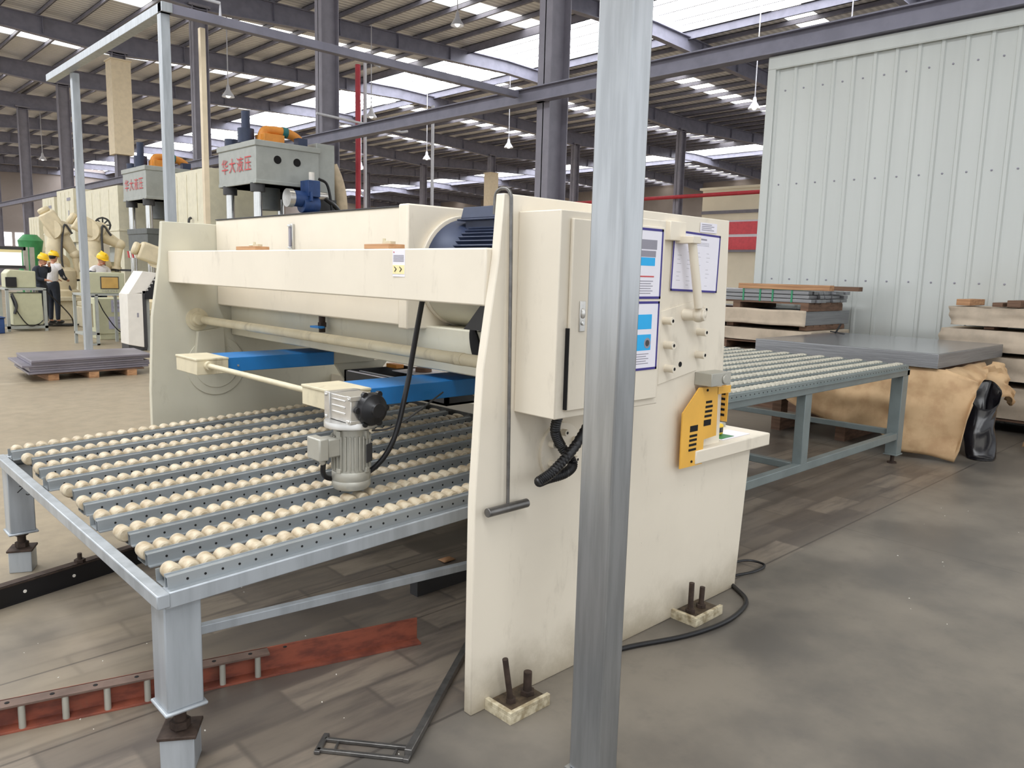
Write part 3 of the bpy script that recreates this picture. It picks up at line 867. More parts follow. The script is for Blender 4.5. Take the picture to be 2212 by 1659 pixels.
# scrap tray hung inside
tr = MB().box((2.52, 3.12, .90), (2.97, 4.12, .912)).box((2.52, 3.12, .90), (2.54, 4.12, .985)).box((2.95, 3.12, .90), (2.97, 4.12, .985)).box((2.52, 4.1, .90), (2.97, 4.12, .985)).box((2.52, 3.12, .9), (2.97, 3.14, .985))
tag(tr.build('scrap_tray', 'char', sh), 'dark scrap tray')
MB().prism([(2.5, 1.02), (2.9, 1.02), (2.75, .86), (2.62, .84)], 'y', 4.2, 4.22).build('tray_bracket', 'cream_in', sh)
MB().prism([(2.45, 1.02), (2.9, 1.02), (2.75, .9), (2.62, .9)], 'y', 2.85, 2.87).build('tray_bracket', 'cream_in', sh)

# ---- small things on and around the shear
def sheet_poster(x0, x1, z0, z1, y, label, fill, name='notice_sheet', rot=0.0):
    p = MB().box((x0, y, z0), (x1, y + .0012, z1), 0)
    t = .009
    for a in ((x0, z0, x1, z0 + t), (x0, z1 - t, x1, z1), (x0, z0, x0 + t, z1), (x1 - t, z0, x1, z1)):
        p.box((a[0], y - .0008, a[1]), (a[2], y, a[3]), 1)
    fill(p)
    if rot:
        c = Vector(((x0 + x1) / 2, y, (z0 + z1) / 2))
        p.xf(Matrix.Translation(c) @ Matrix.Rotation(rot, 4, 'Y') @ Matrix.Translation(-c))
    return tag(p.build(name, ['paper', 'indigo', 'ink', 'cyan', 'redink', 'char'], origin=((x0 + x1) / 2, y, z0), smooth=False), label, 'notice')
def fill1(p):
    y = 1.7486
    p.box((2.29, y, 1.70), (2.41, y + .001, 1.735), 2).box((2.27, y, 1.672), (2.405, y + .001, 1.695), 2).box((2.30, y, 1.64), (2.402, y + .001, 1.67), 3)
    p.box((2.30, y, 1.598), (2.40, y + .001, 1.603), 4)
    for k in range(6):
        p.box((2.28 + .01 * (k % 3), y, 1.582 - k * .009), (2.395 - .012 * (k % 2), y + .001, 1.585 - k * .009), 2)
def fill2(p):
    y = 1.7486
    p.box((2.29, y, 1.405), (2.40, y + .001, 1.46), 3).box((2.29, y, 1.325), (2.40, y + .001, 1.385), 3)
    p.cyl((2.378, y, 1.352), (2.378, y - .0006, 1.352), .02, n=20, mi=2).cyl((2.378, y - .0006, 1.352), (2.378, y - .001, 1.352), .012, n=20, mi=5)
    for k in range(5):
        p.box((2.29, y, 1.31 - k * .009), (2.39 - .015 * (k % 2), y + .001, 1.313 - k * .009), 2)
def fill3(p):
    y = 1.9582
    p.box((2.93, y, 1.768), (3.07, y + .001, 1.775), 2)
    for k in range(3):
        p.box((2.88 + .02 * k, y, 1.755 - k * .006), (3.09, y + .001, 1.7565 - k * .006), 2)
    for i in range(9):
        for k in range(4):
            if (i * 3 + k * 5) % 4:
                p.box((2.85 + .075 * k, y, 1.71 - .018 * i), (2.85 + .075 * k + .02 + .01 * (i % 2), y + .001, 1.7112 - .018 * i), 2)
sheet_poster(2.235, 2.447, 1.518, 1.777, 1.749, 'upper blue-bordered notice on the cabinet door, half hidden by the post', fill1)
sheet_poster(2.235, 2.445, 1.25, 1.509, 1.749, 'lower blue-bordered notice on the cabinet door with cyan pictures', fill2)
sheet_poster(2.812, 3.182, 1.538, 1.798, 1.9584, 'large blue-bordered printed form behind the lever on the machine side', fill3, rot=radians(1.5))
lb = MB().box((3.02, 1.962, 1.803), (3.155, 1.964, 1.845))
for k in range(4):
    lb.box((3.03, 1.9612, 1.812 + k * .008), (3.13 - .02 * (k % 2), 1.962, 1.815 + k * .008), 1)
tag(lb.build('paper_label', ['paper', 'ink'], origin=(3.08, 1.963, 1.803), smooth=False), 'small white printed label at the top right of the machine side', 'label')
tr = thing('tee_handle_rod', 'long thin hooked steel rod with a T handle hanging on the machine frame', 'tool', (1.85, 1.945, .755))
MB().tube([(1.842, 2.03, 1.80), (1.842, 2.024, 1.868), (1.842, 1.99, 1.886), (1.842, 1.953, 1.868), (1.843, 1.946, 1.78), (1.847, 1.94, 1.3), (1.852, 1.936, .785)], .0065, 10, res=6).build('rod', 'steel', tr)
MB().cyl((1.752, 1.934, .768), (1.948, 1.934, .768), .0165, n=20).build('handle', 'steel', tr, bevel=.002)
for y0, y1, lab in ((3.885, 4.115, 'flat brick-brown wooden block on the crossbeam near its left end'), (2.635, 2.815, 'flat brown wooden block on the crossbeam above the warning sticker')):
    xx = bx_(y0)
    b = thing('wood_block', lab, 'block', (xx + .07, (y0 + y1) / 2, 1.684), 'wooden blocks on the crossbeam')
    MB().box((xx + .02, y0, 1.6845), (xx + .1, y1, 1.7045)).build('block', 'wood', b, bevel=.002)
    w = MB().ball((xx + .07, y1 - .1, 1.71), .02, 10, 6, 0, (1, 1.2, .5)).box((xx + .05, y0 + .03, 1.704), (xx + .075, y0 + .09, 1.716)).cyl((xx + .06, y0 + .09, 1.704), (xx + .06, y0 + .09, 1.728), .007, n=8)
    tag(w.build('clamp_nut', 'beige', b), 'pale wing nut')
# on the bed
tp = thing('tape_measure', 'yellow tape measure lying on the machine bed', 'tape measure', (3.42, 2.05, .81))
MB().box((3.385, 2.035, .815), (3.455, 2.07, .872)).build('case', 'helmet', tp, bevel=.01)
tag(MB().box((3.405, 2.032, .83), (3.44, 2.036, .855)).cyl((3.42, 2.034, .842), (3.42, 2.029, .842), .008, n=10).build('face_plate', 'char', tp), 'dark face plate')
tag(MB().box((3.34, 1.97, .811), (3.6, 2.1, .813)).box((3.35, 1.985, .8132), (3.47, 2.08, .8145), 1).build('papers', ['paper', 'green'], origin=(3.45, 2.03, .811), smooth=False), 'white paper and green slip on the machine bed', 'paper')
tag(MB().box((3.45, 2.16, .811), (3.68, 2.24, .83)).box((3.46, 2.24, .811), (3.68, 2.27, .822)).build('steel_offcut', 'alu_paint', origin=(3.56, 2.2, .811)), 'shiny steel offcut on the machine bed behind the tape measure', 'offcut')
# in the scrap tray
tag(MB().box((2.50, 3.2, .986), (2.52, 4.05, .991)).box((2.55, 3.3, .987), (2.565, 4.0, .991)).box((2.72, 3.15, .988), (2.93, 3.9, .992)).build('sheet_strip', 'paper', origin=(2.7, 3.6, .987), smooth=False), 'bright sheet strips across the scrap tray inside the machine', 'strip')
tag(MB().box((2.80, 3.97, .987), (2.86, 4.08, 1.012)).build('orange_clip', 'orange', origin=(2.83, 4.0, .987), bevel=.004), 'orange clip on the bright strips in the scrap tray', 'clip')
tag(MB().cyl((2.84, 3.74, .993), (2.84, 3.74, 1.018), .05, n=20).build('tape_roll', 'wood_dark', origin=(2.84, 3.74, .993)), 'brown roll on the bright strips in the scrap tray', 'roll')

# ---- cable lying on the floor at the right foot
tag(MB().tube([(2.45, 1.93, .012), (2.58, 1.9, .012), (2.85, 1.80, .012), (3.1, 1.76, .012), (3.3, 1.78, .012), (3.42, 1.83, .012), (3.50, 1.93, .012), (3.56, 2.02, .012)], .011, 10, res=8).build('floor_cable', 'black', origin=(3, 1.8, 0)), 'black cable along the floor at the right machine foot', 'cable')
tag(MB().tube([(3.60, 2.02, .012), (3.76, 2.12, .02), (3.90, 2.09, .02), (3.92, 2.0, .015), (3.80, 1.99, .012), (3.66, 2.03, .012)], .007, 8, res=8).build('cable_loop', 'black', origin=(3.76, 2.05, 0)), 'small black cable loop on the floor right of the machine', 'cable')

# ---- galvanised post in front
pt = thing('steel_post', 'galvanised square steel post standing in the foreground', 'post', (1.812, 1.462, 0))
MB().box((1.765, 1.40, .01), (1.858, 1.525, 5.0)).build('upright', 'galv_blue', pt, bevel=.006, seg=3)
MB().box((1.755, 1.39, 0), (1.868, 1.535, .01)).build('base_plate', 'galv_blue', pt)
# ------------------------------------------------------------------ roller tables
def track_mb(x0, x1, y, z, mat_dir=1, pitch=.0557, holes=True):
    """one U-shaped roller track along x; z = roller axis height"""
    t = MB()
    for s in (-1, 1):
        t.box((x0, y + s * .038 - .0015, z - .035), (x1, y + s * .038 + .0015, z + .006))
    t.box((x0, y - .038, z - .037), (x1, y + .038, z - .034))
    # near lip: ledge and vertical face with axle holes
    t.box((x0, y - .060, z + .004), (x1, y - .038, z + .008)).box((x0, y - .040, z + .004), (x1, y - .034, z + .012))
    t.box((x0, y - .062, z - .03), (x1, y - .059, z + .008))
    t.box((x0, y - .08, z - .033), (x1, y - .059, z - .029))
    if holes:
        n = int((x1 - x0) / pitch)
        for k in range(n):
            x = x0 + .06 + k * pitch
            if x < x1 - .02:
                t.cyl((x, y - .0615, z - .012), (x, y - .0632, z - .012), .0042, n=8, mi=1)
    return t
def roller_mb(n=20):
    return MB().lathe([(.008, -.034), (.02, -.034), (.0255, -.029), (.027, -.012), (.0272, 0), (.027, .012), (.0255, .029), (.02, .034), (.008, .034)], (0, 0, 0), (0, 1, 0), n)

def roller_table(name, label, x0, x1, ys, zax, tilt, mr, mroll, nvis, order, xroll):
    """tracks with rollers; returns root and the tilt matrix about (x0, *, zax)"""
    T = Matrix.Translation((x0, 0, zax)) @ Matrix.Rotation(-tilt, 4, 'Y') @ Matrix.Translation((-x0, 0, -zax))
    root = thing(name, label, 'roller table', (x0, ys[0] - .05, 0))
    tracks = []
    spots = []
    for r, y in enumerate(ys):
        t = track_mb(x0 + .005 + .02 * (r % 3), x1, y, zax).xf(T)
        tracks.append(t.build('roller_track', [mr, 'hole'], root, smooth=False))
        x = x0 + xroll
        k = 0
        while x < x1 - .03:
            spots.append((r, x, y))
            x += .0557
    spots.sort(key=order)
    me = roller_mb()
    src = None
    rest = MB()
    ro = Vector(root['_o'])
    for k, (r, x, y) in enumerate(spots):
        p = T @ Vector((x, y, zax))
        if k < nvis:
            if src is None:
                src = me.build('roller', mroll)
                o = src
            else:
                o = src.copy()
                COL.objects.link(o)
            o.parent = tracks[r]
            o.location = p - ro
            o.rotation_euler = (random.uniform(-.03, .03), random.uniform(0, 6), random.uniform(-.05, .05))
        else:
            rest.add([Vector(q) + p for q in roller_mb(14).v], roller_mb(14).f)
    if rest.v:
        tag(rest.build('roller_rows', mroll, root), 'rows of small beige rollers', kind='stuff')
    return root, T

NYS = [2.392 + .231 * i for i in range(10)]
def order_near(q):
    r, x, y = q
    return hypot(x, y) + (4 if x > 2.0 and r < 2 else 0) + (1.2 if x > 1.95 else 0)
nt_, T = roller_table('infeed_roller_table', 'low galvanised roller table with rows of beige rollers behind the shear', .80, 3.02, NYS, .648, radians(1.95), 'rail', 'roller', 100, order_near, .04)
fr = MB()
fr.box((.785, 2.305, .565), (3.05, 2.365, .617)).box((.785, 4.50, .565), (3.05, 4.56, .617)).box((3.0, 2.31, .565), (3.05, 4.56, .617))
for x in (1.5, 2.25):
    fr.box((x, 2.36, .57), (x + .05, 4.5, .612))
fr.box((.76, 2.30, .572), (.80, 4.57, .618))
fr.xf(T).build('frame', 'galv', nt_, bevel=.004)
def tleg(x, y, ztop, label=None, foot_rot=0.0, wide=.115):
    l = MB().box((x, y, .215), (x + wide, y + wide, ztop))
    l.box((x - .01, y - .01, .205), (x + wide + .01, y + wide + .01, .217))
    for q in (ztop - .006,):
        l.box((x - .004, y - .004, q), (x + wide + .004, y + wide + .004, q + .012))
    lg = l.build('leg', 'galv', nt_, bevel=.005)
    cxx, cyy = x + wide / 2, y + wide / 2
    s = MB().cyl((cxx, cyy, .1), (cxx, cyy, .21), .02, n=14).cyl((cxx, cyy, .125), (cxx, cyy, .15), .032, n=6).cyl((cxx, cyy, .185), (cxx, cyy, .205), .032, n=6)
    tag(s.build('levelling_screw', 'rust', lg), 'dark rusty levelling screw')
    R = Matrix.Rotation(foot_rot, 3, 'Z')
    f = MB().obox((cxx, cyy, .055), (.104, .104, .11), R)
    f.obox((cxx, cyy, .116), (.118, .118, .012), R, 1)
    tag(f.build('foot_block', ['galv', 'rust'], lg, bevel=.003), 'square foot block with a rusty top plate')
    return lg
tleg(.79, 2.33, .567, foot_rot=radians(-33))
fl = tleg(.788, 4.48, .567, foot_rot=radians(-25))
tleg(2.86, 2.33, .62)
tleg(2.86, 4.43, .62)
tx = text_mb('7 3L', .055, (.822, 4.4792, .43), (.9, 0, -.4), (.4, 0, .9))
tag(tx.build('handwriting', 'char', fl, smooth=False), 'handwritten dark mark')
for yy in (2.42, 4.53):
    MB().bar((.905, yy, .42), (2.86, yy, .30), .03, .03).build('brace', 'galv', nt_, bevel=.002)

# outfeed table on the far side
OYS = [2.53 + .176 * i for i in range(11)]
ot, T2 = roller_table('outfeed_roller_table', 'grey-green roller table with beige roller rows beyond the shear', 3.80, 7.2, OYS, .882, 0.0, 'green_rail', 'roller_grey', 100, lambda q: (q[2] * 1.2 - q[1] * .35) + (9 if q[1] < 4.3 else 0), .05)
fr = MB().box((3.78, 2.47, .797), (7.25, 2.54, .848)).box((3.78, 4.32, .797), (7.25, 4.38, .848)).box((7.19, 2.47, .797), (7.25, 4.38, .852)).box((3.78, 2.47, .797), (3.84, 4.38, .848))
fr.build('frame', 'green_rail', ot, bevel=.004)
lw = MB().box((3.85, 2.48, .225), (7.22, 2.54, .285)).box((3.85, 4.32, .225), (7.22, 4.38, .285)).box((7.17, 2.5, .25), (7.22, 4.36, .30)).box((5.3, 2.5, .23), (5.36, 4.36, .28))
lw.build('stretcher', 'green_rail', ot, bevel=.004)
for x, y in ((7.12, 2.475), (7.12, 4.31)):
    l = MB().box((x, y, .09), (x + .12, y + .1, .80)).box((x - .01, y - .01, .08), (x + .13, y + .11, .092)).build('leg', 'green_rail', ot, bevel=.004)
    tag(MB().cyl((x + .06, y + .05, 0), (x + .06, y + .05, .085), .017, n=12).cyl((x + .06, y + .05, 0), (x + .06, y + .05, .012), .04, n=14).build('levelling_foot', 'rust', l), 'dark levelling foot')
for x, y in ((5.29, 2.48), (5.29, 4.31)):
    MB().box((x, y, .28), (x + .1, y + .07, .80)).build('leg', 'green_rail', ot, bevel=.004)
for x, y in ((3.85, 2.48), (3.85, 4.31)):
    MB().box((x, y, 0), (x + .1, y + .07, .80)).build('leg', 'green_rail', ot, bevel=.004)

# ------------------------------------------------------------------ on the floor by the infeed table
def along(p, q, t, up=0.0, out=0.0):
    d = Vector((q[0] - p[0], q[1] - p[1], 0))
    nrm = Vector((-d.y, d.x, 0)).normalized()
    return Vector((p[0], p[1], up)) + d * t + nrm * out
A, B = (-.35, 3.145), (1.918, 2.523)
rb = thing('red_steel_channel', 'red painted steel channel with pale spacer posts on the floor under the roller table', 'beam', (.8, 2.83, 0))
c = MB()
c.bar(along(A, B, 0, .05, .055), along(A, B, 1, .05, .055), .008, .1)
c.bar(along(A, B, 0, .004, .028), along(A, B, 1, .004, .028), .056, .008)
c.bar(along(A, B, 0, .096, .028), along(A, B, .73, .096, .028), .056, .008, 1)
for k in range(14):
    t = .02 + k * .0567
    p = along(A, B, t, .1, .028)
    c.cyl(p, p + Vector((0, 0, .0015)), .008, n=10, mi=2)
c.build('channel', ['red', 'flange', 'hole'], rb, bevel=.001)
for k in range(13):
    t = .045 + k * .0555
    p = along(A, B, t, .008, .012)
    MB().cyl(p, p + Vector((0, 0, .084)), .0115, n=14).build('spacer_post', 'alu_paint', rb)
p = along(A, B, .61, .1, .02)
tag(MB().cyl(p, p + Vector((0, 0, .05)), .012, n=10).cyl(p, p + Vector((0, 0, .018)), .03, n=6).build('bolt', 'rust', rb), 'dark bolt')
A, B = (-.2, 3.83), (3.0, 4.68)
bb = thing('black_steel_channel', 'black steel channel with a rusty top flange on the floor at the left edge', 'beam', (1.0, 4.15, 0))
c = MB()
c.bar(along(A, B, 0, .05, .006), along(A, B, 1, .05, .006), .01, .1)
c.bar(along(A, B, 0, .096, .03), along(A, B, 1, .096, .03), .06, .008, 1)
c.bar(along(A, B, 0, .004, .03), along(A, B, 1, .004, .03), .06, .008)
c.build('channel', ['black', 'rust'], bb, bevel=.001)
for t in (.21, .30, .37):
    p = along(A, B, t, .05, 0)
    tag(MB().cyl(p, p + Vector((.001, -.003, 0)), .008, n=10).build('rivet', 'white', bb), 'bright rivet')
p = along(A, B, .385, .1, .03)
tag(MB().cyl(p, p + Vector((0, 0, .045)), .011, n=10).cyl(p, p + Vector((0, 0, .015)), .026, n=6).build('bolt', 'rust', bb), 'rusty bolt')
tag(MB().box((2.2, 2.93, 0), (3.05, 2.99, .08)).build('dark_steel_bar', 'char', origin=(2.7, 2.96, 0)), 'dark steel bar on the floor under the machine', 'bar')
sq = thing('floor_scraper', 'flat steel frame tool with a long handle lying on the floor', 'tool', (1.4, 1.93, 0))
MB().bar((1.405, 1.915, .02), (2.06, 2.37, .025), .026, .026).build('handle', 'steel', sq, bevel=.002)
c = MB().bar((1.395, 1.905, .008), (1.20, 2.145, .008), .014, .012).bar((1.445, 1.94, .008), (1.25, 2.18, .008), .014, .012)
c.bar((1.19, 2.13, .008), (1.27, 2.2, .008), .02, .012).bar((1.385, 1.90, .008), (1.455, 1.95, .008), .02, .014).bar((1.36, 1.94, .008), (1.40, 1.97, .008), .008, .008).bar((1.24, 2.1, .008), (1.28, 2.14, .008), .008, .008)
c.build('head', 'steel', sq, bevel=.002)
tag(MB().grid(lambda u, v: (2.58 + .08 * u, 3.19 + .06 * v, .006 + .012 * sin(3 * u) * sin(3.1 * v)), 5, 5).build('paper_scrap', 'wood', origin=(2.62, 3.22, 0), solid=.002), 'small brown scrap on the dark floor under the roller table', 'scrap')
random.seed(11)
cr = MB()
for i in range(60):
    x, y = random.uniform(.6, 1.6), random.uniform(1.6, 3.6)
    if i > 40:
        x, y = random.uniform(3.9, 6.5), random.uniform(.4, 1.8)
    s = random.uniform(.0015, .004)
    cr.obox((x, y, s * .3), (s * 1.6, s, s * .6), Matrix.Rotation(random.uniform(0, 3), 3, 'Z'))
tag(cr.build('floor_debris', 'white', smooth=False), 'tiny pale crumbs scattered on the dark floor', 'debris', None, 'stuff')
# ------------------------------------------------------------------ sheet pile, paper drape and wrapped stacks at right
pal = thing('lift_pallet', 'low dark pallet stand under the big grey sheet pile', 'pallet', (8.3, 3.2, 0))
pm = MB()
for y in (2.55, 3.2, 3.9):
    pm.box((7.75, y, 0), (9.3, y + .1, .1)).box((7.75, y, .1), (7.9, y + .1, .74)).box((9.1, y, .1), (9.3, y + .1, .74))
pm.build('stand', 'wood_dark', pal)
MB().box((7.7, 2.5, .74), (9.4, 4.1, .838)).build('deck', 'wood_dark', pal)
sp = MB().box((7.6, 2.36, .84), (9.62, 4.17, .972))
pile = sp.build('sheet_pile', ['sheet'], origin=(8.6, 3.2, .84), bevel=.003)
tag(pile, 'big flat pile of grey steel sheets at the end of the outfeed table', 'sheet pile')
MB().box((7.602, 2.362, .972), (9.618, 4.168, .976)).build('top_sheet', 'sheet_top', pile)

def lerp_list(pts, t):
    for (a, va), (b, vb) in zip(pts, pts[1:]):
        if a <= t <= b:
            k = (t - a) / (b - a) if b > a else 0
            return va + (vb - va) * k
    return pts[-1][1] if t > pts[-1][0] else pts[0][1]
# bottom outline of the hanging paper along y
OUT = [(2.05, .55), (2.08, .42), (2.10, .18), (2.14, .015), (2.2, .02), (2.35, .05), (2.56, .06), (2.75, .19), (3.0, .21), (3.36, .215), (3.55, .30), (3.72, .38), (3.85, .50), (3.95, .60)]
def drape(u, v):
    y = 3.95 - 1.90 * u
    zb = lerp_list(OUT, y)
    top = .835 if y > 2.3 else .835 - .35 * (2.3 - y)
    z = top + (zb - top) * v
    f = .05 * sin(9 * u + 1.5) * v + .03 * sin(23 * u + 4 * v) * v + .045 * noise.noise(Vector((u * 7, v * 4, 2.0))) * (0.3 + v)
    x = 7.64 - .10 * v - f + (.25 * max(0, 2.35 - y) ** 1.0)
    return (x, y, z)
dr = thing('paper_drape', 'big sheet of brown wrapping paper hanging from under the grey sheet pile', 'wrapping paper', (7.6, 3.0, 0))
MB().grid(drape, 60, 24).build('hanging_sheet', 'kraft', dr, solid=.003)
def flap(u, v):
    a, b = Vector((7.72, 2.33, .835)), Vector((8.9, 2.33, .83))
    c, d = Vector((7.70, 2.16, .50)), Vector((7.98, 2.10, .70))
    p = a.lerp(b, u).lerp(c.lerp(d, u), v)
    return (p.x + .03 * sin(5 * u) * v, p.y - .10 * sin(pi * v) * (1 - u * .5), p.z + .03 * noise.noise(Vector((u * 4, v * 4, 8))))
MB().grid(flap, 24, 14).build('folded_flap', 'kraft', dr, solid=.003)
def crump(u, v):
    return (8.55 + .5 * u + .05 * noise.noise(Vector((u * 5, v * 5, 1))), 2.26 - .14 * sin(pi * u) - .1 * v + .06 * noise.noise(Vector((u * 6, v * 5, 4))), .80 - .33 * v + .06 * sin(6 * u))
MB().grid(crump, 16, 12).build('crumpled_end', 'kraft', dr, solid=.003)
def film(u, v):
    # a slumped roll of film, fat in the middle and pinched at the ends
    a = 2 * pi * v
    r = .155 * (1 + .14 * noise.noise(Vector((cos(a) * 1.5, sin(a) * 1.5, u * 4))))
    return (8.42 - .34 * u + r * cos(a), 2.16 - .08 * u + .03 * sin(4 * u) + r * .8 * sin(a), max(.006, .56 - .58 * u + .12 * cos(a) + .04 * sin(a)))
tag(MB().grid(film, 26, 28).build('black_plastic_roll', 'plastic_film', origin=(8.25, 2.05, 0), solid=.004), 'shiny black plastic film slumped on the floor right of the brown paper', 'plastic film')
def scrapp(u, v):
    a = noise.noise(Vector((u * 3.0, v * 3.0, 9)))
    return (8.62 + .75 * v + .12 * a, 1.86 - .75 * u + .07 * a, .03 + .42 * v * (1 - .25 * u) + .09 * noise.noise(Vector((u * 5, v * 6, 5))) + .04)
tag(MB().grid(scrapp, 24, 20).build('crumpled_paper', 'kraft', origin=(9.2, 1.6, 0), solid=.003), 'crumpled brown paper on the floor at the right edge', 'wrapping paper')

def bundle(name, label, a, b, m, amp=.025, group=None, cat='bundle', nu=26, seed=0.0, sag=0.0):
    """a paper wrapped pack: a box whose skin bulges and creases"""
    (x0, y0, z0), (x1, y1, z1) = a, b
    mb = MB()
    def face(fn):
        mb.grid(fn, nu, 10)
    def wob(p):
        n = noise.noise(Vector((p[0] * 2.3 + seed, p[1] * 2.3, p[2] * 7))) * amp + noise.noise(Vector((p[0] * 8 + seed, p[1] * 8, p[2] * 20))) * amp * .4
        q = noise.noise(Vector((p[0] * 1.2, p[1] * 1.2 + seed, 3)))
        dx = (p[0] - (x0 + x1) / 2) / (x1 - x0) * 2
        dy = (p[1] - (y0 + y1) / 2) / (y1 - y0) * 2
        return (p[0] + dx * n * 1.6, p[1] + dy * n * 2.0, p[2] + q * amp * .25 + sag * sin(dy * 2.2))
    face(lambda u, v: wob((x0, y0 + (y1 - y0) * u, z0 + (z1 - z0) * v)))
    face(lambda u, v: wob((x1, y0 + (y1 - y0) * u, z0 + (z1 - z0) * v)))
    face(lambda u, v: wob((x0 + (x1 - x0) * u, y0, z0 + (z1 - z0) * v)))
    face(lambda u, v: wob((x0 + (x1 - x0) * u, y1, z0 + (z1 - z0) * v)))
    face(lambda u, v: wob((x0 + (x1 - x0) * u, y0 + (y1 - y0) * v, z1)))
    face(lambda u, v: wob((x0 + (x1 - x0) * u, y0 + (y1 - y0) * v, z0)))
    o = mb.build(name, m, origin=((x0 + x1) / 2, (y0 + y1) / 2, z0))
    bm = bmesh.new()
    bm.from_mesh(o.data)
    bmesh.ops.remove_doubles(bm, verts=bm.verts, dist=.0005)
    bmesh.ops.recalc_face_normals(bm, faces=bm.faces)
    bm.to_mesh(o.data)
    bm.free()
    return tag(o, label, cat, group)
def pallet(label, a, b, group=None, n=3):
    (x0, y0, z0), (x1, y1, z1) = a, b
    p = thing('wooden_pallet', label, 'pallet', ((x0 + x1) / 2, (y0 + y1) / 2, z0), group)
    t = .02
    for k in range(n):
        y = y0 + (y1 - y0 - .1) * k / (n - 1)
        MB().box((x0, y, z0), (x1, y + .1, z1 - t)).build('bearer', 'wood_dark', p)
    d = MB()
    for k in range(6):
        x = x0 + (x1 - x0) * k / 6
        d.box((x, y0, z1 - t), (x + (x1 - x0) / 6 - .015, y1, z1))
    d.build('deck_boards', 'wood_dark', p)
    return p
g = 'paper-wrapped packs stacked at right'
pallet('lowest dark pallet under the wrapped packs at right', (9.68, .8, 0), (10.34, 2.85, .15))
bundle('wrapped_pack', 'lowest brown paper pack of the right-hand stack', (9.68, .7, .16), (10.34, 2.82, .50), 'kraft_dim', .02, g, seed=3)
bundle('wrapped_pack', 'second brown paper pack from the bottom of the right-hand stack', (9.68, .7, .575), (10.34, 2.79, .825), 'kraft_dim', .02, g, seed=5)
bundle('wrapped_pack', 'third brown paper pack, just under the topmost of the right-hand stack', (9.68, .7, .88), (10.34, 3.01, 1.112), 'kraft_dim', .018, g, seed=8)
bundle('wrapped_pack', 'topmost brown paper pack of the right-hand stack', (9.68, .7, 1.155), (10.34, 2.94, 1.36), 'kraft_dim', .022, g, seed=11)
for z0, z1, s, w in ((.508, .567, 'lower', 2), (.833, .872, 'middle', 2), (1.12, 1.147, 'upper', 2)):
    r = MB()
    for y in (.9, 1.7, 2.5):
        r.box((9.5, y, z0), (10.2, y + .1, z1))
    o = thing('timber_bearers', '%s dark timber bearers between the wrapped packs at right' % s, 'bearers', (10.0, 1.7, z0))
    for y in (.9, 1.7, 2.5):
        MB().box((9.75, y, z0), (10.3, y + .1, z1)).build('bearer', 'wood_dark', o)
for y, w_, h_, m_, lab in ((2.75, .14, .07, 'wood', 'pale wooden block on top of the right-hand stack, leftmost'), (2.43, .1, .045, 'wood_dark', 'small dark wooden block on top of the right-hand stack'),
                       (2.26, .13, .075, 'wood_dark', 'dark bark-like wooden block on top of the right-hand stack'), (2.02, .15, .06, 'wood', 'pinkish wooden block on top of the right-hand stack at the edge')):
    tag(MB().box((9.7, y, 1.372), (10.25, y + w_, 1.372 + h_)).build('wood_block', m_, origin=(9.95, y, 1.372), bevel=.006), lab, 'block', 'wooden blocks on the right-hand stack')

# stacks at the left of the partition wall
YE = 4.30
tag(MB().box((9.0, YE, .0), (10.2, 6.6, .12)).build('base_bearer', 'wood_dark', origin=(9.6, 5.4, 0)), 'dark timber base under the left sheet stacks', 'bearers')
bundle('paper_pack', 'lowest pinkish paper pack of the left stack', (9.0, YE + .0, .126), (10.2, 6.5, .712), 'kraft_dim', .01, seed=21)
pallet('dark pallet gap under the middle pack of the left stack', (9.0, YE + .1, .725), (10.1, 6.4, .83))
bundle('paper_pack', 'long pinkish paper pack of the left stack below the black gap', (8.98, 4.22, .84), (10.1, 6.5, .99), 'kraft_dim', .006, seed=25)
pallet('dark pallet between the two middle packs of the left stack', (9.05, YE + .0, .998), (10.1, 6.4, 1.06))
pk = thing('sheet_pack', 'grey steel sheet pack half covered with paper in the left stack', 'sheet pack', (9.6, 5.3, 1.06))
MB().box((9.0, YE, 1.062), (10.22, 6.4, 1.232)).build('sheets', 'sheet', pk, bevel=.003)
MB().grid(lambda u, v: (8.985 - .01 * sin(7 * u) - .012 * (v < .05), YE - .005 + 2.1 * u, 1.05 + .19 * v + .004 * sin(20 * u)), 30, 6).build('paper_cover', 'kraft_dim', pk, solid=.003)
pallet('dark pallet under the strapped tube bundle', (9.0, YE - .02, 1.235), (9.95, 6.2, 1.335))
tg = thing('tube_bundle', 'bundle of grey steel profiles tied with green straps', 'bundle', (9.5, 5.3, 1.335))
tbm = MB()
for i in range(9):
    for j in range(3):
        y0 = YE - .05 + random.uniform(-.03, .05)
        tbm.box((9.0 + i * .125, y0, 1.337 + j * .048), (9.0 + i * .125 + .11, 6.3, 1.337 + j * .048 + .042))
tbm.build('profiles', 'sheet', tg, bevel=.004)
for y in (5.14, 4.91, 4.74, 4.49):
    s = MB().box((8.994, y, 1.335), (8.999, y + .022, 1.484)).box((8.994, y, 1.481), (10.12, y + .022, 1.485))
    s.build('strap', 'strap', tg)
tag(MB().box((8.98, 4.03, 1.487), (9.1, 5.22, 1.552)).build('timber_beam', 'wood', origin=(9.04, 4.6, 1.487), bevel=.004), 'long orange-brown timber lying on the strapped tube bundle', 'timber')
tag(MB().box((9.6, 3.95, 1.487), (9.72, 5.1, 1.54)).build('timber_beam', 'wood_dark', origin=(9.66, 4.5, 1.487), bevel=.004), 'dark timber behind the long orange-brown timber', 'timber')
tag(MB().bar((9.3, 3.95, .98), (9.3, 4.12, 1.0), .03, .012).bar((9.3, 4.06, .98), (9.3, 4.0, 1.10), .03, .012).build('black_strap', 'black', origin=(9.3, 4.0, .97)), 'stiff black strap end sticking out of the left stack', 'strap')

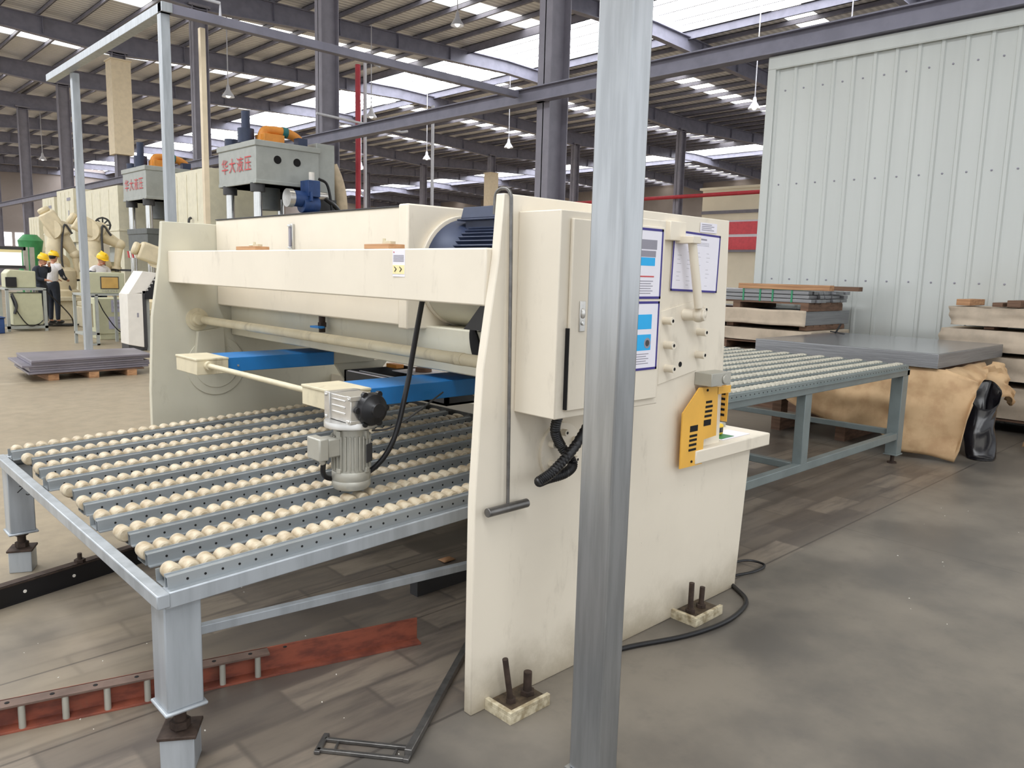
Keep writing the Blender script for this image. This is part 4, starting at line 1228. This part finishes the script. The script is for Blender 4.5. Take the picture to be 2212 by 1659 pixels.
# ------------------------------------------------------------------ presses at the back left
def hydraulic_press(x, y, label, txt_m, near):
    """grey four-column press; (x, y) is the near left corner of the crown"""
    p = thing('hydraulic_press', label, 'press', (x + .8, y + .95, 0), 'grey hydraulic presses')
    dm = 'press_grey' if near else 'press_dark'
    W, D = (1.46, 1.85)
    c = MB().box((x, y, 3.32), (x + W, y + D, 4.10))
    c.box((x - .03, y - .03, 4.08), (x + W + .03, y + D + .03, 4.20)).box((x - .015, y - .015, 3.32), (x + W, y + D, 3.4))
    crown = c.build('crown', 'press_grey' if near else 'press_grey', p, bevel=.012)
    if near:
        h = MB().cyl((x + .48, y, 3.84), (x + .48, y - .008, 3.84), .085, n=24).cyl((x + .93, y, 3.83), (x + .93, y - .008, 3.83), .085, n=24)
        tag(h.build('round_port', 'hole', crown), 'dark round ports')
    L = text_mb('华大液压', .34, (x - .016, y + 1.67, 3.62), (0, -1, 0), (0, 0, 1), space=1.22)
    tag(L.build('lettering', txt_m, crown, smooth=False), 'red lettering')
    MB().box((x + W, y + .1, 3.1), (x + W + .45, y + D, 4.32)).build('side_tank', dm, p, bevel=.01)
    for cx0 in (x + .12, x + W - .12):
        for cy0 in (y + .2, y + D - .3):
            k = MB().cyl((cx0, cy0, .9), (cx0, cy0, 3.35), .09, n=20)
            q = k.build('column_rod', 'chrome', p)
            tag(MB().cyl((cx0, cy0, 3.16), (cx0, cy0, 3.34), .15, n=20).build('collar_nut', 'char', q), 'dark collar nut')
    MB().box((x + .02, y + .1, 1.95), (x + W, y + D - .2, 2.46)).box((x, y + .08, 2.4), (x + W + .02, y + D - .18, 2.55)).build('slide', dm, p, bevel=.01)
    s = MB()
    for k in range(9):
        s.prism([(y + .12 + k * .18, 1.75), (y + .21 + k * .18, 1.75), (y + .29 + k * .18, 1.94), (y + .20 + k * .18, 1.94)], 'x', x - .01, x + .01, k % 2)
    tag(s.build('hazard_strip', ['redink', 'white'], p, smooth=False), 'red and white striped strip')
    MB().box((x - .05, y - .02, 0), (x + W + .05, y + D, .92)).build('bed', 'press_grey', p, bevel=.01)
    MB().cyl((x + .7, y + .9, 2.85), (x + .7, y + .9, 3.35), .26, n=28).build('ram_cylinder', 'press_dark', p)
    d = MB().tube([(x + .36, y + .5, 4.2), (x + .42, y + .5, 4.44), (x + .55, y + .5, 4.5), (x + .95, y + .5, 4.5), (x + 1.22, y + .5, 4.4), (x + 1.34, y + .5, 4.22)], .1, 14, res=8)
    duct = d.build('orange_duct', 'orange', p)
    tag(MB().tube([(x + .84, y + .5, 4.51), (x + .96, y + .5, 4.5)], .112, 14, res=1).build('strap_band', 'teal', duct), 'teal band')
    MB().box((x + .32, y + .25, 4.2), (x + .78, y + .7, 4.4)).build('valve_block', 'orange', p, bevel=.01)
    MB().cyl((x + .12, y + .7, 4.2), (x + .12, y + .7, 4.5), .17, n=20).cyl((x + .12, y + .7, 4.5), (x + .12, y + .7, 4.86), .09, n=16).build('top_pump', 'navy', p)
    MB().box((x + 1.05, y + .15, 4.2), (x + 1.27, y + .35, 4.38)).build('junction_box', 'navy', p)
    MB().cyl((x + .15, y + 1.5, 4.2), (x + .15, y + 1.5, 4.36), .14, n=20).build('breather_cap', 'navy', p)
    return p
p1 = hydraulic_press(7.5, 15.65, 'nearer grey hydraulic press with red lettering and a blue pump', 'redink', True)
pu = MB().cyl((8.1, 15.35, 3.05), (8.45, 15.35, 3.05), .17, n=24).cyl((8.35, 15.35, 2.95), (8.72, 15.35, 2.95), .19, n=24)
pu.box((8.33, 15.12, 2.6), (8.72, 15.55, 2.75)).box((8.42, 15.15, 3.1), (8.7, 15.5, 3.44)).box((8.45, 15.1, 3.0), (8.5, 15.6, 3.2))
pump = pu.build('pump', 'blue2', p1, bevel=.008)
tag(MB().cyl((8.02, 15.35, 3.05), (8.14, 15.35, 3.05), .19, n=24).build('pump_end', 'alu', pump), 'silver pump end')
tag(MB().cyl((8.72, 15.35, 3.15), (8.95, 15.35, 3.15), .09, n=16).build('shaft_end', 'alu', pump), 'silver shaft end')
tag(MB().cyl((8.58, 15.3, 3.44), (8.58, 15.3, 3.62), .06, n=14).build('filter_cap', 'white', pump), 'white filter cap')
tag(MB().box((7.8, 15.1, 2.42), (9.0, 15.62, 2.6)).build('pump_shelf', 'press_grey', p1), 'grey pump shelf')
tag(MB().tube([(8.75, 15.3, 3.5), (8.95, 15.3, 3.4), (9.05, 15.3, 3.0), (9.1, 15.3, 2.5)], .03, 8).tube([(8.9, 15.3, 3.1), (9.2, 15.3, 2.9), (9.45, 15.3, 2.5)], .05, 10).build('hydraulic_hose', 'black', p1), 'black hydraulic hoses')
tag(MB().tube([(9.42, 15.9, 3.9), (9.6, 15.9, 3.5), (9.68, 15.9, 3.0), (9.7, 15.9, 1.8)], .13, 14, res=8).build('fabric_hose', 'duct_hose', p1), 'beige fabric hose')
MB().box((8.86, 15.5, 2.4), (9.3, 15.9, 3.1)).build('valve_box', 'char', p1)
hydraulic_press(7.5, 22.15, 'farther grey hydraulic press with faded red lettering behind the front cage post', 'redink', False)

def cream_press(x, y0, y1, zt, label, depth=2.0, slots=0):
    p = thing('power_press', label, 'press', (x + depth / 2, (y0 + y1) / 2, 0), 'cream power presses in the line')
    h = MB().box((x, y0, zt - 1.75), (x + depth, y1, zt)).box((x - .02, y0 - .02, zt - 1.30), (x + depth, y1 + .02, zt - 1.25))
    n = 4
    for k in range(1, n):
        y = y0 + (y1 - y0) * k / n
        h.box((x - .012, y - .012, zt - 1.2), (x, y + .012, zt - .08))
    hd = h.build('head', 'press_cream', p, bevel=.02)
    MB().box((x + .1, y0, .5), (x + depth, y0 + .35, zt - 1.75)).build('upright', 'press_cream', p, bevel=.01)
    MB().box((x + .1, y1 - .35, .5), (x + depth, y1, zt - 1.75)).build('upright', 'press_cream', p, bevel=.01)
    MB().box((x + .9, y0 + .35, .9), (x + depth, y1 - .35, zt - 1.75)).build('back_panel', 'press_cream', p)
    MB().box((x, y0, 0), (x + depth, y1, .95)).build('bed', 'press_cream', p, bevel=.01)
    MB().box((x + .2, y0 + .4, zt - 2.2), (x + depth - .3, y1 - .4, zt - 1.75)).build('slide', 'press_grey', p)
    if slots:
        s = MB().box((x - .013, y0 + .5, zt - 1.5), (x, y0 + .62, zt - .7)).box((x - .013, y0 + .35, zt - .38), (x, y0 + .75, zt - .28))
        s.box((x + .5, y0 - .013, zt - 1.5), (x + .62, y0, zt - .7))
        tag(s.build('vent_slot', 'ink', hd), 'dark slots and mark')
    return p
q = cream_press(7.5, 18.15, 20.6, 3.83, 'cream power press with panel seams between the two grey presses', 1.9)
tag(MB().tube([(7.46, 19.05, 2.72), (7.4, 19.05, 2.62), (7.44, 19.08, 2.1)], .03, 8).build('hose', 'char', q), 'small dark hose')
cream_press(7.5, 24.5, 27.8, 3.82, 'wide cream power press behind the robots and the left post', 2.0)
cream_press(7.5, 29.0, 31.0, 4.0, 'tall slotted cream power press just left of the front left post', 2.0, 1)
cream_press(7.5, 31.4, 33.0, 3.84, 'slotted cream power press with a dark mark, second from the left', 2.0, 1)
cream_press(7.5, 33.7, 35.2, 3.24, 'leftmost, lower peach-cream press above the green machine', 2.0, 0)
gm_ = MB().lathe([(.3, 0), (.42, .5), (.3, 1.2), (.38, 1.7), (.2, 1.9)], (6.4, 30.0, .55), (0, 0, 1), 16)
gm_.box((6.0, 29.6, 0), (6.8, 30.4, .55))
tag(gm_.build('green_machine', 'green', origin=(6.4, 30, 0)), 'green rounded machine standing between the presses at left', 'machine')

# ------------------------------------------------------------------ robots
def robot(label, bx, by, hz, turret, shoulder, elbow, wrist, tip, s=1.0):
    r = thing('industrial_robot', label, 'robot', (bx, by, 0), 'cream industrial robots')
    MB().box((bx - .42 * s, by - .42 * s, 0), (bx + .42 * s, by + .42 * s, hz - .12)).box((bx - .36 * s, by - .5 * s, hz - .12), (bx + .36 * s, by + .5 * s, hz)).build('pedestal', 'beige', r, bevel=.02)
    V = lambda p: Vector((bx + p[0], by + p[1], p[2]))
    S, E, W_, T_ = V(shoulder), V(elbow), V(wrist), V(tip)
    b = MB().lathe([(.38 * s, 0), (.38 * s, .15), (.32 * s, .2), (.34 * s, .3), (.34 * s, turret - hz - .1), (.25 * s, turret - hz)], (bx, by, hz), (0, 0, 1), 24)
    b.ball((bx - .1 * s, by, turret - .12), .3 * s, 16, 10, 0, (1, 1.1, .9)).build('turret', 'robot', r)
    n = Vector((-.7, .7, 0)).normalized()
    d = Vector((.7, .7, 0)).normalized() * .22 * s
    a = MB().cyl(S - d, S + d, .24 * s, n=24).tube([S, S.lerp(E, .5) - Vector((.03, 0, 0)), E], .17 * s, 16, res=5, rf=lambda t: 1.15 - .25 * t).cyl(E - d * .9, E + d * .9, .21 * s, n=24)
    a.build('lower_arm', 'robot', r)
    back = (E - W_).normalized()
    h = MB().bar(E + back * .42 * s, E - back * .18 * s, .4 * s, .36 * s).cyl(E + back * .42 * s, E + back * .55 * s, .13 * s, n=16)
    h.build('elbow_housing', 'robot', r, bevel=.05)
    f = MB().cyl(E - back * .18 * s, W_, .15 * s, .09 * s, n=20).ball(W_, .12 * s, 14, 10)
    f.build('forearm', 'robot', r)
    t = MB().cyl(W_, T_, .085 * s, .06 * s, n=16).cyl(T_, T_ + (T_ - W_).normalized() * .06, .1 * s, n=16)
    wr = t.build('wrist', 'robot', r)
    tag(MB().bar(T_ + Vector((-.25, .25, -.08)), T_ + Vector((.25, -.25, -.08)), .06, .05).cyl(T_, T_ - Vector((0, 0, .12)), .05, n=12).build('gripper', 'char', wr), 'dark gripper bar')
    tag(MB().tube([(bx + .2, by - .4, hz), S + Vector((.12, -.3, .0)), E + Vector((.1, -.26, .1)), E + Vector((.3, -.25, -.1))], .028, 8).build('cable_loom', 'char', r), 'dark cable loom')
    return r
robot('left cream robot arm bending down in front of the presses', 5.86, 24.35, .64, 1.44, (-.12, 0, 1.52), (.0, 0, 2.46), (.38, -.1, 1.8), (.44, -.1, 1.18), 1.2)
robot('middle cream robot arm reaching right, behind the amber screen cabinet', 6.0, 21.2, .62, 1.3, (-.1, 0, 1.5), (-.08, 0, 2.36), (.45, -.1, 2.05), (.36, -.1, 1.5), 1.15)
robot('right cream robot arm half hidden behind the shear frame', 6.3, 18.0, .62, 1.2, (.3, 0, 1.35), (.05, 0, 1.74), (.5, -.1, 1.57), (.6, -.1, 1.2), 1.1)
gr = thing('round_gripper_stand', 'dark round spoked gripper on a pale stand by the middle robot', 'gripper', (6.35, 22.0, 0))
MB().box((6.25, 21.9, 0), (6.45, 22.1, 2.3)).build('stand', 'white', gr)
g2 = MB()
for k in range(12):
    a0, a1 = 2 * pi * k / 12, 2 * pi * (k + 1) / 12
    g2.bar((6.3 + .18 * cos(a0), 21.85, 2.55 + .18 * sin(a0)), (6.3 + .18 * cos(a1), 21.85, 2.55 + .18 * sin(a1)), .04, .04)
for k in range(4):
    a0 = pi * k / 4
    g2.bar((6.3 - .2 * cos(a0), 21.85, 2.55 - .2 * sin(a0)), (6.3 + .2 * cos(a0), 21.85, 2.55 + .2 * sin(a0)), .03, .03)
g2.cyl((6.3, 21.9, 2.3), (6.3, 21.9, 2.5), .03, n=8)
g2.build('gripper', 'char', gr)

# ------------------------------------------------------------------ cabinets, consoles, pallet of strips
cabl = thing('control_cabinet', 'sage control cabinet in a grey frame at the left edge', 'cabinet', (4.2, 20.6, 0))
MB().box((3.93, 20.42, .14), (4.52, 21.1, .86)).build('body', 'cabinet', cabl, bevel=.01)
f = MB()
for x in (3.80, 4.54):
    for y in (20.36, 21.1):
        f.box((x, y, 0), (x + .06, y + .06, .95))
f.box((3.8, 20.36, .93), (4.6, 21.16, .98)).box((3.8, 20.36, .06), (4.6, 20.42, .12)).box((3.8, 21.1, .06), (4.6, 21.16, .12))
f.build('frame', 'press_grey', cabl)
MB().prism([(3.84, .98), (4.42, .98), (4.42, 1.36), (3.92, 1.39), (3.84, 1.3)], 'y', 20.42, 20.95).build('top_box', 'cabinet', cabl, bevel=.02)
tag(MB().box((3.82, 20.38, 1.0), (4.03, 20.43, 1.22)).build('screen', 'black', cabl), 'black screen')
tag(MB().tube([(3.9, 20.38, .8), (4.0, 20.34, .45), (4.2, 20.33, .14), (4.4, 20.34, .16), (4.5, 20.36, .24)], .012, 6).build('cable', 'black', cabl), 'drooping black cable')
tag(MB().tube([(3.92, 20.4, .85), (3.99, 20.35, .6), (3.95, 20.36, .4)], .03, 8).build('dark_hose', 'char', cabl), 'dark hose')
std = thing('control_stand', 'grey framed stand carrying the control box with an amber screen', 'stand', (4.7, 16.7, 0))
f = MB()
for x in (4.30, 4.53):
    for y in (16.4, 17.0):
        f.box((x, y, 0), (x + .05, y + .05, .98))
f.box((4.3, 16.4, .96), (5.1, 17.05, 1.0)).box((4.3, 16.4, .2), (4.58, 17.05, .24)).box((4.3, 16.4, 0), (4.58, 16.45, .03))
for y in (16.4, 17.0):
    f.box((5.05, y, 0), (5.1, y + .05, .98))
f.build('frame', 'press_grey', std)
tag(MB().box((4.38, 16.6, .38), (4.5, 16.75, .9)).cyl((4.44, 16.5, .35), (4.44, 16.5, .8), .06, n=12).build('air_filter', 'beige', std), 'beige air filter')
cbx = thing('operator_box', 'sage control box with an amber touch screen on the grey stand', 'control box', (4.75, 16.7, 1.0))
MB().box((4.42, 16.42, 1.002), (5.08, 16.95, 1.405)).build('box', 'cabinet', cbx, bevel=.015)
sc_ = MB().box((4.64, 16.405, 1.09), (4.97, 16.42, 1.33)).build('screen_frame', 'char', cbx)
tag(MB().box((4.655, 16.40, 1.105), (4.955, 16.406, 1.315)).build('screen', 'screen', sc_), 'amber screen')
k = MB()
for i in range(6):
    k.cyl((4.68 + i * .05, 16.42, 1.05), (4.68 + i * .05, 16.41, 1.05), .012, n=10)
tag(k.build('button', 'alu', cbx), 'row of small buttons')
cc = thing('robot_controller', 'cream robot controller cabinet with two lilac label plates', 'cabinet', (5.15, 17.8, 0))
MB().box((4.87, 17.5, .12), (5.75, 18.1, .86)).box((4.9, 17.52, 0), (5.7, 18.05, .12)).build('body', 'cabinet', cc, bevel=.012)
l = MB().box((5.13, 17.49, .575), (5.62, 17.5, .83), 0).box((5.07, 17.49, .225), (5.48, 17.5, .48), 0)
for z in (.74, .65):
    l.box((5.17, 17.486, z), (5.58, 17.49, z + .045), 1)
for z in (.39, .33):
    l.box((5.24, 17.486, z), (5.42, 17.49, z + .03), 1)
tag(l.build('label_plate', ['lilac', 'ink'], cc, smooth=False), 'lilac label plates')
tag(MB().tube([(4.6, 16.6, .95), (4.75, 16.6, .6), (5.05, 16.7, .22), (5.4, 16.9, .2)], .01, 6).build('cable', 'black', cc), 'thin drooping cable')
ki = thing('slanted_console', 'white upright console with a dark slanted key panel beside the shear', 'console', (4.85, 15.05, 0))
MB().prism([(4.67, .12), (4.94, .06), (4.94, 1.08), (4.67, 1.05)], 'y', 15.0, 15.45).build('column_body', 'white', ki, bevel=.01)
MB().box((4.94, 15.0, .06), (5.0, 15.45, 1.1)).box((4.67, 15.02, .02), (5.0, 15.4, .12)).build('dark_side', 'char', ki)
hd = MB().prism([(4.70, 1.05), (4.98, 1.05), (5.22, 1.43), (4.96, 1.46)], 'y', 15.0, 15.5).build('head', 'white', ki, bevel=.006)
MB().prism([(4.98, .95), (5.3, .95), (5.3, 1.42), (5.22, 1.43), (4.99, 1.05)], 'y', 14.98, 15.48).build('dark_face', 'black', ki)
k = MB()
for i in range(5):
    k.obox((5.02 + i * .043, 14.985, 1.12 + i * .062), (.03, .02, .03), Matrix.Identity(3))
tag(k.build('key', 'alu', hd), 'pale keys')
tag(MB().box((4.83, 14.995, .62), (4.86, 15.0, .70)).build('mark', 'ink', ki), 'small grey mark')
MB().box((5.0, 15.05, 0), (5.07, 15.4, .95)).box((4.75, 15.1, 0), (5.1, 15.3, .03)).build('rear_post', 'press_grey', ki)

sk = thing('strip_pallet', 'small wooden pallet under violet-grey steel strips at left', 'pallet', (3.1, 12.3, 0))
for x in (2.62, 3.12, 3.62):
    MB().box((x, 11.75, 0), (x + .13, 12.75, .085)).build('bearer', 'wood', sk, bevel=.003)
MB().box((2.45, 11.75, .085), (3.85, 12.75, .105)).build('deck', 'wood_dark', sk)
random.seed(5)
for i in range(6):
    dx, dy = random.uniform(-.06, .06), random.uniform(-.03, .03)
    z = .107 + i * .032
    b = MB().prism([(2.36 + dx, 11.66 + dy), (3.92 + dx, 11.80 + dy), (3.98 + dx, 12.72), (2.42 + dx, 12.80)], 'z', z, z + .029)
    tag(b.build('steel_strip_layer', 'sheet_violet', origin=(3.1, 12.2, z), bevel=.003), ['lowest', 'second lowest', 'third lowest', 'third from the top', 'second from the top', 'topmost'][i] + ' layer of violet-grey steel strips on the small pallet', 'steel strips', 'steel strip layers on the small pallet')
tag(MB().box((3.35, 19.9, 0), (3.66, 20.25, .33)).box((3.33, 19.88, .33), (3.68, 20.27, .36)).build('blue_bin', 'blue2', origin=(3.5, 20, 0), bevel=.02), 'blue bin cut by the left edge of the picture', 'bin')
lbx = thing('glow_table', 'white table panel with an added glow at the far left edge', 'table', (4.3, 24.2, 0))
MB().box((3.6, 24.0, 1.46), (4.9, 24.1, 1.86)).build('glow_panel', 'panel_glow', lbx)
tag(MB().box((3.6, 23.98, 1.80), (4.9, 24.0, 1.87)).build('yellow_edge', 'paleyellow', lbx), 'pale yellow edge')
MB().box((3.6, 23.9, 1.38), (4.95, 25.0, 1.46)).box((3.6, 24.0, 1.86), (5.0, 25.0, 1.95)).build('dark_frame', 'char', lbx)
for x in (4.95, 5.1):
    MB().box((x, 24.0, 0), (x + .1, 24.1, 1.95)).build('leg', 'alu_paint', lbx)
MB().box((3.6, 24.8, 0), (3.7, 24.9, 1.4)).build('leg', 'alu_paint', lbx)
tag(MB().tube([(4.65, 20.6, .9), (5.0, 20.8, .55), (5.3, 21.2, .25), (5.42, 21.5, .02)], .015, 6).build('slack_cable', 'black', origin=(5.2, 21, 0)), 'slack black cable hanging from the left cabinet to the floor', 'cable')
random.seed(3)
for i in range(6):
    y = 22.0 - .12 * i
    pts = [(4.75 + random.uniform(-.1, .1), y, .03)] + [(4.75 + .3 * k, y + random.uniform(-.15, .15), .025 + .05 * (k % 2) * random.random()) for k in range(1, 5)]
    tag(MB().tube(pts, .018, 6).build('floor_hose', 'black', origin=(5.3, y, 0)), 'tangled black hose on the floor before the left robot', 'hose', 'black hoses on the floor by the left robot')

# ------------------------------------------------------------------ people
def skin_body(name, joints, edges, m, parent, sub=2):
    me = bpy.data.meshes.new(name)
    ro = Vector(parent['_o'])
    me.from_pydata([tuple(Vector(j[0]) - ro) for j in joints], edges, [])
    me.materials.append(M[m])
    o = bpy.data.objects.new(name, me)
    COL.objects.link(o)
    o.parent = parent
    o['_o'] = tuple(ro)
    o.modifiers.new('Skin', 'SKIN')
    for i, j in enumerate(joints):
        r = j[1]
        me.skin_vertices[0].data[i].radius = r if isinstance(r, tuple) else (r, r)
    me.skin_vertices[0].data[0].use_root = True
    s = o.modifiers.new('Subdivision', 'SUBSURF')
    s.levels = s.render_levels = sub
    return o
def person(label, x, y, face, top, legs, sleeve, lhand, rhand, bow=0.0, h=1.74, helmet=True):
    """standing figure; face = heading angle, hands given in body axes (forward, left, up)"""
    p = thing('person', label, 'person', (x, y, 0), 'workers in yellow helmets')
    f, l = Vector((cos(face), sin(face), 0)), Vector((-sin(face), cos(face), 0))
    o = Vector((x, y, 0))
    P = lambda a, b, c: o + f * a + l * b + Vector((0, 0, c * h / 1.74))
    hf = .10 * bow
    J = [(P(0, 0, .95), (.125, .155)), (P(.0, 0, 1.12), (.115, .15)), (P(hf * .5, 0, 1.3), (.125, .17)), (P(hf, 0, 1.41), (.09, .12)), (P(hf * 1.2, 0, 1.49), .055), (P(hf * 1.6, 0, 1.56), .06)]
    E = [(0, 1), (1, 2), (2, 3), (3, 4), (4, 5)]
    def limb(start, pts):
        k = start
        for q in pts:
            J.append(q)
            E.append((k, len(J) - 1))
            k = len(J) - 1
    for s, hnd in ((1, lhand), (-1, rhand)):
        H = P(*hnd)
        Sx = P(hf, s * .19, 1.40)
        El = Sx.lerp(H, .5) - Vector((0, 0, .10)) + l * s * .05 - f * .04
        limb(3, [(P(hf, s * .11, 1.42), .07), (Sx, .06), (El, .045), (H, .032)])
        d = (H - El).normalized()
        sd = d.cross(Vector((0, 0, 1))).normalized() if abs(d.z) < .95 else l
        pm = H + d * .07
        limb(len(J) - 1, [(pm, (.026, .016))])
        root = len(J) - 1
        for k, ln in ((-1.5, .065), (-.5, .078), (.5, .075), (1.5, .06)):
            b0 = pm + sd * k * .017
            limb(root, [(b0 + d * ln * .5, .009), (b0 + d * ln - Vector((0, 0, .02)), .008)])
        limb(root, [(pm - d * .03 + sd * .035, .010), (pm + d * .01 + sd * .05, .009)])
    for s in (1, -1):
        limb(0, [(P(0, s * .09, .88), .09), (P(.02, s * .1, .48), .058), (P(0, s * .105, .08), .042), (P(.13, s * .11, .035), (.04, .03))])
    body = skin_body('body', J, E, 'skin', p)
    # clothes follow the body
    def cloth(name, idx, m, grow):
        sub = [i for i in idx]
        mp = {a: k for k, a in enumerate(sub)}
        jj = []
        for a in sub:
            r = J[a][1]
            r = r if isinstance(r, tuple) else (r, r)
            jj.append((J[a][0], (r[0] * grow + .006, r[1] * grow + .006)))
        ee = [(mp[a], mp[b]) for a, b in E if a in mp and b in mp]
        return skin_body(name, jj, ee, m, p)
    n_arm = 4 + 1 + 8 + 2
    a0, a1 = 6, 6 + n_arm
    cloth('jacket', [0, 1, 2, 3, a0, a0 + 1, a0 + 2, a0 + 3, a1, a1 + 1, a1 + 2, a1 + 3], top, 1.16)
    lg0 = 6 + 2 * n_arm
    cloth('trousers', [0, 1, lg0, lg0 + 1, lg0 + 2, lg0 + 4, lg0 + 5, lg0 + 6], legs, 1.10)
    if sleeve:
        cloth('sleeve', [a1 + 1, a1 + 2, a1 + 3], sleeve, 1.25)
    for s in (1, -1):
        q_ = P(.07, s * .11, .045)
        MB().ball((0, 0, 0), .05, 14, 8, 0, (2.7, .95, .88)).xf(Matrix.Translation(q_) @ Matrix((f, l, Vector((0, 0, 1)))).transposed().to_4x4()).build('shoe', 'black', p)
    # head with face
    hc = P(hf * 2.0 + .01 + .03 * bow, 0, 1.645 - .02 * bow)
    R = Matrix((f, l, Vector((0, 0, 1)))).transposed().to_4x4() @ Matrix.Rotation(.5 * bow, 4, 'Y')
    R.translation = hc
    hd = MB().ball((0, 0, 0), .1, 20, 14, 0, (.98, .78, 1.2)).ball((.045, 0, -.075), .052, 14, 8, 0, (1, 1.0, .8))
    hd.prism([(.09, .02), (.125, -.03), (.09, -.035)], 'y', -.013, .013).box((.085, -.025, -.062), (.1, .025, -.055), 1)
    for s in (-1, 1):
        hd.ball((.085, s * .034, .015), .012, 8, 6, 2).ball((0, s * .08, -.005), .026, 8, 6, 0, (.7, .4, 1.2))
    hd.xf(R).build('head', ['skin', 'redink', 'black'], p)
    hr = MB().ball((-.02, 0, .02), .104, 18, 12, 0, (.95, .82, 1.0)).xf(R)
    hr.build('hair', 'black', p)
    if helmet:
        hm = MB().lathe([(.125, .0), (.128, .02), (.118, .07), (.085, .115), (.04, .135), (.0, .137)], (0, 0, .03), (0, 0, 1), 24).ball((.1, 0, .035), .08, 14, 6, 0, (1, 1.1, .16)).box((-.1, -.012, .13), (.1, .012, .172)).xf(R)
        hm.build('helmet', 'helmet', p)
    return p
person('worker in a dark jacket and yellow helmet with a hand raised to the face', 4.83, 21.9, radians(-60), 'cloth_dark', 'cloth_dark', None, (.2, .1, 1.5), (.28, -.1, 1.15), .5, 1.72)
person('worker in a white shirt with dark sleeves and a yellow helmet, turned away', 5.26, 22.6, radians(35), 'cloth_white', 'cloth_dark', 'cloth_dark', (.3, .15, 1.1), (.3, -.15, 1.1), .3, 1.8)
person('worker with a bowed yellow helmet and white coat behind the amber screen box', 5.47, 19.5, radians(-75), 'cloth_white', 'cloth_dark', 'cloth_dark', (.3, .12, 1.05), (.3, -.12, 1.05), .8, 1.78)
# ------------------------------------------------------------------ colour management
for o in bpy.data.objects:
    if '_o' in o:
        del o['_o']
SC.view_settings.view_transform = 'Standard'
SC.view_settings.look = 'None'
SC.view_settings.exposure = 0.38
SC.view_settings.gamma = 1.0
SC.view_settings.use_curve_mapping = False
SC.cycles.max_bounces = 6
SC.cycles.diffuse_bounces = 4
SC.cycles.glossy_bounces = 3
SC.cycles.adaptive_threshold = 0.03
SC.cycles.caustics_reflective = False
SC.cycles.caustics_refractive = False
SC.cycles.sample_clamp_indirect = 6
SC.cycles.use_denoising = True
